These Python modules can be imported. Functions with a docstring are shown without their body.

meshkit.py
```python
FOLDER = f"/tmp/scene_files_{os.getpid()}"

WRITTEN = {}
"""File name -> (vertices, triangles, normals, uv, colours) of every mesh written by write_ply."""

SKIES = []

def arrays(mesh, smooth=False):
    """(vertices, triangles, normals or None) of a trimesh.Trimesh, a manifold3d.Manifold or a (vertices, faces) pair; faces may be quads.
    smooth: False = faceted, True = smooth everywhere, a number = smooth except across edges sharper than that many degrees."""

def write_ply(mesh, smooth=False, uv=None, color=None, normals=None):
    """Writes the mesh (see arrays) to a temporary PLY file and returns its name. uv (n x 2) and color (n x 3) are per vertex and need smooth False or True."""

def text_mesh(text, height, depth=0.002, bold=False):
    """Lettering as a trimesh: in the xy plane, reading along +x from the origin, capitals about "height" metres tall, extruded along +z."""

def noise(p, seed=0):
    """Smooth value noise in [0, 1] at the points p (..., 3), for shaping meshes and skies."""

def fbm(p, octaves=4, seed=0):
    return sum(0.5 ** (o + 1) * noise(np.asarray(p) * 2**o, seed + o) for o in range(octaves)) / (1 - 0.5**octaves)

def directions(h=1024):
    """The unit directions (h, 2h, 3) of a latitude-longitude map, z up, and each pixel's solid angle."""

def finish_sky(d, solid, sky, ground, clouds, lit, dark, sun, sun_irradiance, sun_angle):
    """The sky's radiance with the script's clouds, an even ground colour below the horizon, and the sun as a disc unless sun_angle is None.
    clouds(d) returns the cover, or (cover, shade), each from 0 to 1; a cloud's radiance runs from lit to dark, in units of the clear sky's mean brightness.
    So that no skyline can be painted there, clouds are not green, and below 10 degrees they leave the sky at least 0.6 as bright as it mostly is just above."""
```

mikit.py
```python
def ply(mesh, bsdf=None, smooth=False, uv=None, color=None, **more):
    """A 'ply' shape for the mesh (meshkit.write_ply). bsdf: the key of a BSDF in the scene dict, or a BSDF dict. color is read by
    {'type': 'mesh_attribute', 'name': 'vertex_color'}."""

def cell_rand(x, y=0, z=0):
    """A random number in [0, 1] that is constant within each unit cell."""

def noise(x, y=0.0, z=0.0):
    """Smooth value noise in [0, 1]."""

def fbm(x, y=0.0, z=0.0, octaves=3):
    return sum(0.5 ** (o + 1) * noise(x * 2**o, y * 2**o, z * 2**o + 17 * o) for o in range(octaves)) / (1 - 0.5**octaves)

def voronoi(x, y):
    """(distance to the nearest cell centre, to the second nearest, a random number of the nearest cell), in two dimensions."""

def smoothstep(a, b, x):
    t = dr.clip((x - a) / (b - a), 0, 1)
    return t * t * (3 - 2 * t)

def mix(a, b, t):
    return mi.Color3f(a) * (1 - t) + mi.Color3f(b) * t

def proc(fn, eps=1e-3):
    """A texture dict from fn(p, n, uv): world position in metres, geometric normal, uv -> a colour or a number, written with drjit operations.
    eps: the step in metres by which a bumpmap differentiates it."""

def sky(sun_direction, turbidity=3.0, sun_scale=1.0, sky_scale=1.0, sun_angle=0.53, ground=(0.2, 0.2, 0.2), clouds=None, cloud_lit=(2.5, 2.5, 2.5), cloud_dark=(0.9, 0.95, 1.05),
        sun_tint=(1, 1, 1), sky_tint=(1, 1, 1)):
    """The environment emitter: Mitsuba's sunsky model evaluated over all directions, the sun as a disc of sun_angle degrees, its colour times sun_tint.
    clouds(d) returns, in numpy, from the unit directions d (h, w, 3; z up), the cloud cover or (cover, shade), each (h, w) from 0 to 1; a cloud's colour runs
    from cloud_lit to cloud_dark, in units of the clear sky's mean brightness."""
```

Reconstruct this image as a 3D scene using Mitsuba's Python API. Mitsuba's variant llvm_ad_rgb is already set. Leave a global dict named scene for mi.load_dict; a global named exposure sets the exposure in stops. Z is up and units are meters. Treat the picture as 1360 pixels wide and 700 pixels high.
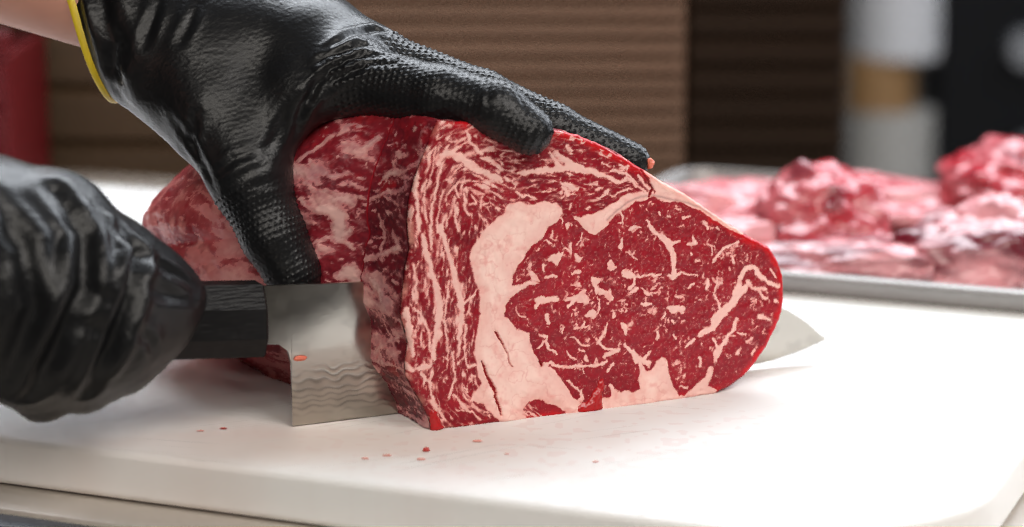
import math, sys
import numpy as np, trimesh
import drjit as dr
import mitsuba as mi
import mikit, meshkit as mk
from scipy.ndimage import gaussian_filter
T = mi.ScalarTransform4f
scene, labels = {}, {}
# ---- camera, exposure, lights -------------------------------------------------------------------
H, PITCH = 0.27, math.radians(12)
scene['camera'] = {'type': 'thinlens', 'fov': 24.0, 'fov_axis': 'x', 'aperture_radius': 0.0082, 'focus_distance': 1.0, 'near_clip': 0.05, 'far_clip': 50.0,
    'to_world': T().look_at(origin=[0, 0, H], target=[0, math.cos(PITCH), H - math.sin(PITCH)], up=[0, 0, 1])}
exposure = 0.25
def lamp(key, label, cat, pos, target, sx, sy, rgb):
    scene[key] = {'type': 'rectangle', 'to_world': T().look_at(origin=pos, target=target, up=[0.02, 0.03, 1]) @ T().scale([sx / 2, sy / 2, 1]),
        'emitter': {'type': 'area', 'radiance': {'type': 'rgb', 'value': rgb}}, 'bsdf': {'type': 'diffuse', 'reflectance': {'type': 'rgb', 'value': .6}}}
    labels[key] = {'label': label, 'category': cat}
lamp('window', 'tall daylight window beside the counter behind the beef tray', 'window', [1.5, 2.3, 1.0], [0.05, 1.0, 0.05], 1.5, 1.5, [3.3, 3.55, 3.9])
lamp('ceiling_lamp', 'broad cool white ceiling lamp over the far side of the counter', 'lamp', [0.0, 2.15, 1.55], [0.0, 1.0, 0.05], 2.0, 1.0, [6.8, 7.2, 7.7])
lamp('ceiling_lamp_001', 'neutral ceiling lamp nearer the viewer, right of the board', 'lamp', [0.95, -0.1, 1.35], [0.0, 1.0, 0.05], 1.1, .9, [5.6, 5.3, 5.0])
lamp('ceiling_lamp_002', 'broad warm white ceiling lamp above the viewer, left of the board', 'lamp', [-0.35, -1.1, 1.25], [-0.05, 1.0, 0.05], 1.7, 1.0, [4.0, 3.75, 3.4])

# ---- helpers ------------------------------------------------------------------------------------
A0 = np.array([-0.03213, 0.94356, 0.0])                        # front left bottom corner of the slice
YAW = math.radians(25.5)
EU, EB, EZ = np.array([math.cos(YAW), math.sin(YAW), 0]), np.array([-math.sin(YAW), math.cos(YAW), 0]), np.array([0, 0, 1.0])
def put(key, mesh, bsdf, smooth=True, color=None, label=None, **more):
    scene[key] = mikit.ply(mesh, bsdf, smooth, color=color)
    d = dict(more)
    if label: d['label'] = label
    if d: labels[key] = d
def thing(key, label, category, **more): labels[key] = {'label': label, 'category': category, **more}
def rgb8(*c): return tuple(((x / 255 + .055) / 1.055) ** 2.4 if x > 10 else x / 255 / 12.92 for x in c)
def ramp(a, b, t): return np.asarray(a) * (1 - t[..., None]) + np.asarray(b) * t[..., None]
def n3(p, f, seed=0, o=3): return mk.fbm(np.asarray(p) * f, o, seed) * 2 - 1
def principled(key, color, rough, **kw):
    c = color if isinstance(color, dict) else {'type': 'rgb', 'value': list(color)}
    bump = kw.pop('bump', None)
    b = {'type': 'principled', 'base_color': c, 'roughness': rough, **kw}
    if bump: b = {'type': 'bumpmap', 'scale': bump[1], 'arbitrary': mikit.proc(bump[0], bump[2]), 'bsdf': b}
    scene[key] = {'type': 'twosided', 'bsdf': b}
VC = {'type': 'mesh_attribute', 'name': 'vertex_color'}
def compact(V, F, *attrs):
    used, inv = np.unique(F, return_inverse=True)
    return (V[used], inv.reshape(-1, 3)) + tuple(a[used] for a in attrs)
def clip(V, F, attrs, f):
    """splits triangles along f = 0: returns (V, attrs, faces where f > 0, faces where f < 0)"""
    f = np.where(np.abs(f) < 1e-7, 1e-7, f); pos = f > 0
    c = pos[F].sum(1); fin, fout = F[c == 3], F[c == 0]
    M = F[(c == 1) | (c == 2)]; pm = pos[M]; lone = (pm.sum(1) == 1)
    k = np.where(lone, pm.argmax(1), (~pm).argmax(1)); r = np.arange(len(M))
    a, b, d = M[r, k], M[r, (k + 1) % 3], M[r, (k + 2) % 3]
    e = np.sort(np.vstack([np.c_[a, b], np.c_[a, d]]), 1); ue, inv = np.unique(e, axis=0, return_inverse=True); inv = inv.ravel()
    t = (f[ue[:, 0]] / (f[ue[:, 0]] - f[ue[:, 1]]))
    lerp = lambda X: X[ue[:, 0]] + (X[ue[:, 1]] - X[ue[:, 0]]) * t.reshape((-1,) + (1,) * (X.ndim - 1))
    n0 = len(V); ab, ad = n0 + inv[:len(M)], n0 + inv[len(M):]
    tri, quad = np.c_[a, ab, ad], np.vstack([np.c_[ab, b, d], np.c_[ab, d, ad]])
    l2 = np.r_[lone, lone]
    fin = np.vstack([fin, tri[lone], quad[~l2]]); fout = np.vstack([fout, tri[~lone], quad[l2]])
    return np.vstack([V, lerp(V)]), [np.concatenate([x, lerp(x)]) for x in attrs], fin, fout
def grid_faces(n, m, wrap=False):
    i, j = np.meshgrid(np.arange(n - 1), np.arange(m if wrap else m - 1), indexing='ij'); k = (j + 1) % m
    a, b, c, d = i * m + j, i * m + k, (i + 1) * m + k, (i + 1) * m + j
    return np.vstack([np.stack([a, b, c], -1).reshape(-1, 3), np.stack([a, c, d], -1).reshape(-1, 3)])
def surface_net(vals, origin, h):
    """a closed mesh of vals = 0 (negative inside) on a regular grid"""
    ins = vals < 0; nx, ny, nz_ = vals.shape
    acc = np.zeros((nx - 1, ny - 1, nz_ - 1, 3), np.float32); cnt = np.zeros((nx - 1, ny - 1, nz_ - 1), np.float32)
    quads = []
    for ax in range(3):
        lo = [slice(None)] * 3; hi = [slice(None)] * 3; lo[ax] = slice(0, -1); hi[ax] = slice(1, None)
        x = ins[tuple(lo)] != ins[tuple(hi)]
        idx = np.argwhere(x)
        a = vals[tuple(lo)][x]; b = vals[tuple(hi)][x]; p = idx.astype(np.float32); p[:, ax] += a / (a - b)
        o1, o2 = [q for q in range(3) if q != ax]
        for d1 in (0, 1):
            for d2 in (0, 1):
                c = idx.copy(); c[:, o1] -= d1; c[:, o2] -= d2
                ok = ((c >= 0) & (c < np.array(acc.shape[:3]))).all(1)
                np.add.at(acc, tuple(c[ok].T), p[ok]); np.add.at(cnt, tuple(c[ok].T), 1)
        quads.append((idx, ax, o1, o2, a < 0))
    cells = np.argwhere(cnt > 0); num = -np.ones(cnt.shape, int); num[tuple(cells.T)] = np.arange(len(cells))
    V = acc[tuple(cells.T)] / cnt[tuple(cells.T)][:, None] * h + origin
    F = []
    for idx, ax, o1, o2, neg in quads:
        ok = (idx[:, o1] > 0) & (idx[:, o2] > 0) & (idx[:, o1] < np.array(cnt.shape)[o1]) & (idx[:, o2] < np.array(cnt.shape)[o2]); idx, neg = idx[ok], neg[ok]
        q = []
        for d1, d2 in ((1, 1), (0, 1), (0, 0), (1, 0)):
            c = idx.copy(); c[:, o1] -= d1; c[:, o2] -= d2; q.append(num[tuple(c.T)])
        q = np.stack(q, 1); fl = neg if ax != 1 else ~neg
        q = np.where(fl[:, None], q, q[:, ::-1]); F += [q[:, [0, 1, 2]], q[:, [0, 2, 3]]]
    return V.astype(float), np.vstack(F)
def rounded_box(sx, sy, sz, r=.002):
    b = trimesh.creation.box([sx - 2 * r, sy - 2 * r, sz - 2 * r]); P = []
    for v in b.vertices:
        for k in range(3):
            q = v.copy(); q[k] += math.copysign(r, v[k]); P.append(q)
    return trimesh.convex.convex_hull(np.array(P))
def tube(P, R, n=10):
    P = np.asarray(P, float); R = np.broadcast_to(R, len(P)); t = np.gradient(P, axis=0); t /= np.linalg.norm(t, axis=1, keepdims=True)
    a = np.cross(t, [0.1, 0.2, 1.0]); a /= np.linalg.norm(a, axis=1, keepdims=True); b = np.cross(t, a); w = np.arange(n) * 2 * np.pi / n
    V = P[:, None] + R[:, None, None] * (np.cos(w)[None, :, None] * a[:, None] + np.sin(w)[None, :, None] * b[:, None])
    F = grid_faces(len(P), n, True); V = V.reshape(-1, 3); c0, c1 = len(V), len(V) + 1
    j = np.arange(n); k = (j + 1) % n; l = (len(P) - 1) * n
    F = np.vstack([F, np.c_[k, j, j * 0 + c0], np.c_[l + j, l + k, j * 0 + c1]])
    m = trimesh.Trimesh(np.vstack([V, P[:1], P[-1:]]), F, process=False); m.fix_normals(); return m

# ---- measured shapes: outlines and fat of the cut face (mm in its plane), hand joints (mm) ----
OUTLINE = [[3.5,127.0],[-1.7,115.0],[-6.4,104.8],[-9.1,95.6],[-9.8,85.6],[-8.9,76.4],[-11.0,67.4],[-12.0,58.2],[-13.1,49.4],[-11.2,42.7],[-9.9,37.3],[-11.3,30.3],[-11.1,24.0],[-8.5,19.0],[-5.5,13.9],[-2.9,8.9],[-0.6,3.9],[-0.3,-0.9],[5.4,-0.3],[11.7,-1.1],[17.5,-1.2],[23.6,-0.7],[29.4,-0.7],[39.0,-1.6],[48.1,-1.7],[61.4,-2.0],[78.0,-2.4],[94.5,-1.4],[113.8,-1.0],[132.3,-0.2],[139.8,2.0],[147.2,6.1],[153.1,11.9],[158.2,18.3],[163.0,26.6],[165.8,32.6],[166.4,39.2],[165.4,49.3],[162.9,55.5],[158.2,61.9],[147.2,68.1],[130.7,78.6],[118.9,87.0],[103.6,95.8],[96.5,100.2],[87.2,106.2],[76.6,112.0],[65.9,116.8],[57.6,119.2],[49.1,120.4],[39.0,122.6],[28.9,124.2],[24.6,124.4],[12.4,125.9]]
SEAM = [[20.8,78.1],[23.8,81.9],[27.5,84.0],[31.5,87.4],[34.2,91.2],[39.0,91.5],[42.4,89.9],[49.9,90.6],[55.3,89.8],[57.8,87.1],[58.5,84.6],[55.4,82.0],[52.0,79.5],[48.5,75.1],[44.4,72.3],[41.4,68.8],[38.3,65.3],[36.3,61.1],[35.9,57.4],[39.0,57.1],[45.2,58.4],[47.9,57.5],[43.8,56.0],[39.0,53.9],[35.6,52.4],[32.9,48.2],[32.2,44.5],[35.6,41.0],[38.3,38.2],[43.1,36.7],[43.5,33.2],[45.2,27.6],[48.0,23.8],[52.9,21.3],[55.6,19.0],[58.5,14.5],[60.9,11.0],[64.1,6.8],[67.0,4.5],[74.0,4.3],[79.7,4.3],[85.4,6.9],[91.2,8.9],[94.7,9.8],[95.4,13.0],[94.7,17.3],[96.4,18.1],[98.7,14.2],[100.5,14.4],[103.0,18.0],[105.8,19.7],[108.4,17.8],[109.2,13.7],[111.1,6.9],[114.2,1.9],[117.1,0.9],[120.4,3.5],[124.0,6.1],[129.9,10.4],[131.3,11.9],[130.3,8.0],[128.5,3.6],[133.0,1.4],[134.2,-2.4],[113.9,-3.4],[77.7,-4.3],[42.5,-3.9],[27.0,-3.0],[30.1,-0.2],[27.0,2.8],[24.6,5.6],[22.6,8.7],[19.2,9.8],[15.8,11.1],[19.9,14.1],[21.6,17.8],[19.9,21.1],[19.6,25.6],[18.3,30.2],[19.0,37.7],[20.7,42.5],[21.4,50.3],[21.1,55.7],[19.1,60.8],[17.1,66.3],[16.1,70.5],[18.1,74.6]]
WEDGE = [[62.6,83.6],[67.1,82.9],[73.4,84.3],[77.9,86.1],[82.1,87.7],[86.7,90.2],[90.9,91.1],[95.2,91.4],[98.7,90.8],[100.9,88.4],[97.7,87.7],[92.7,87.5],[88.5,85.6],[83.9,82.8],[81.1,79.8],[78.0,77.9],[75.6,75.9],[73.5,74.2],[70.7,75.7],[68.2,78.1],[65.8,80.8]]
CAPFAT = [[96.5,100.2],[97.9,98.2],[100.1,93.6],[102.3,90.9],[100.2,88.5],[103.8,87.2],[109.9,85.8],[116.8,83.9],[123.4,81.2],[128.9,77.1],[134.5,73.4],[140.1,70.4],[143.9,68.7],[149.5,68.2],[134.4,79.3],[118.9,89.2],[103.6,98.4]]
ISLAND = [[40.7,2.2],[41.1,5.0],[43.3,6.9],[46.0,8.2],[48.7,7.7],[52.3,5.0],[56.3,2.8],[59.9,1.1],[59.9,-0.5],[55.4,-1.1],[50.9,-1.5],[44.7,-1.4]]
ISO2 = [[82.5,20.7],[86.2,21.6],[89.8,22.4],[92.2,19.2],[95.5,15.1],[95.3,13.0],[92.3,11.2],[95.1,10.1],[95.4,6.6],[91.9,5.8],[87.7,7.1],[86.3,5.6],[82.6,8.1],[79.9,11.0],[82.6,15.7]]
ISO3 = [[97.8,18.2],[98.7,20.6],[101.4,22.4],[103.6,22.6],[103.4,18.4],[100.9,14.1],[98.8,14.7]]
REDTAG = [[64.4,1.0],[67.1,3.6],[70.8,4.9],[73.0,8.4],[75.3,9.8],[75.3,12.7],[78.0,13.3],[78.6,10.3],[77.6,6.2],[78.1,1.1],[78.6,-2.3],[75.4,-2.4],[71.7,-2.4],[69.0,-3.6],[65.8,-1.7]]
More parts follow.
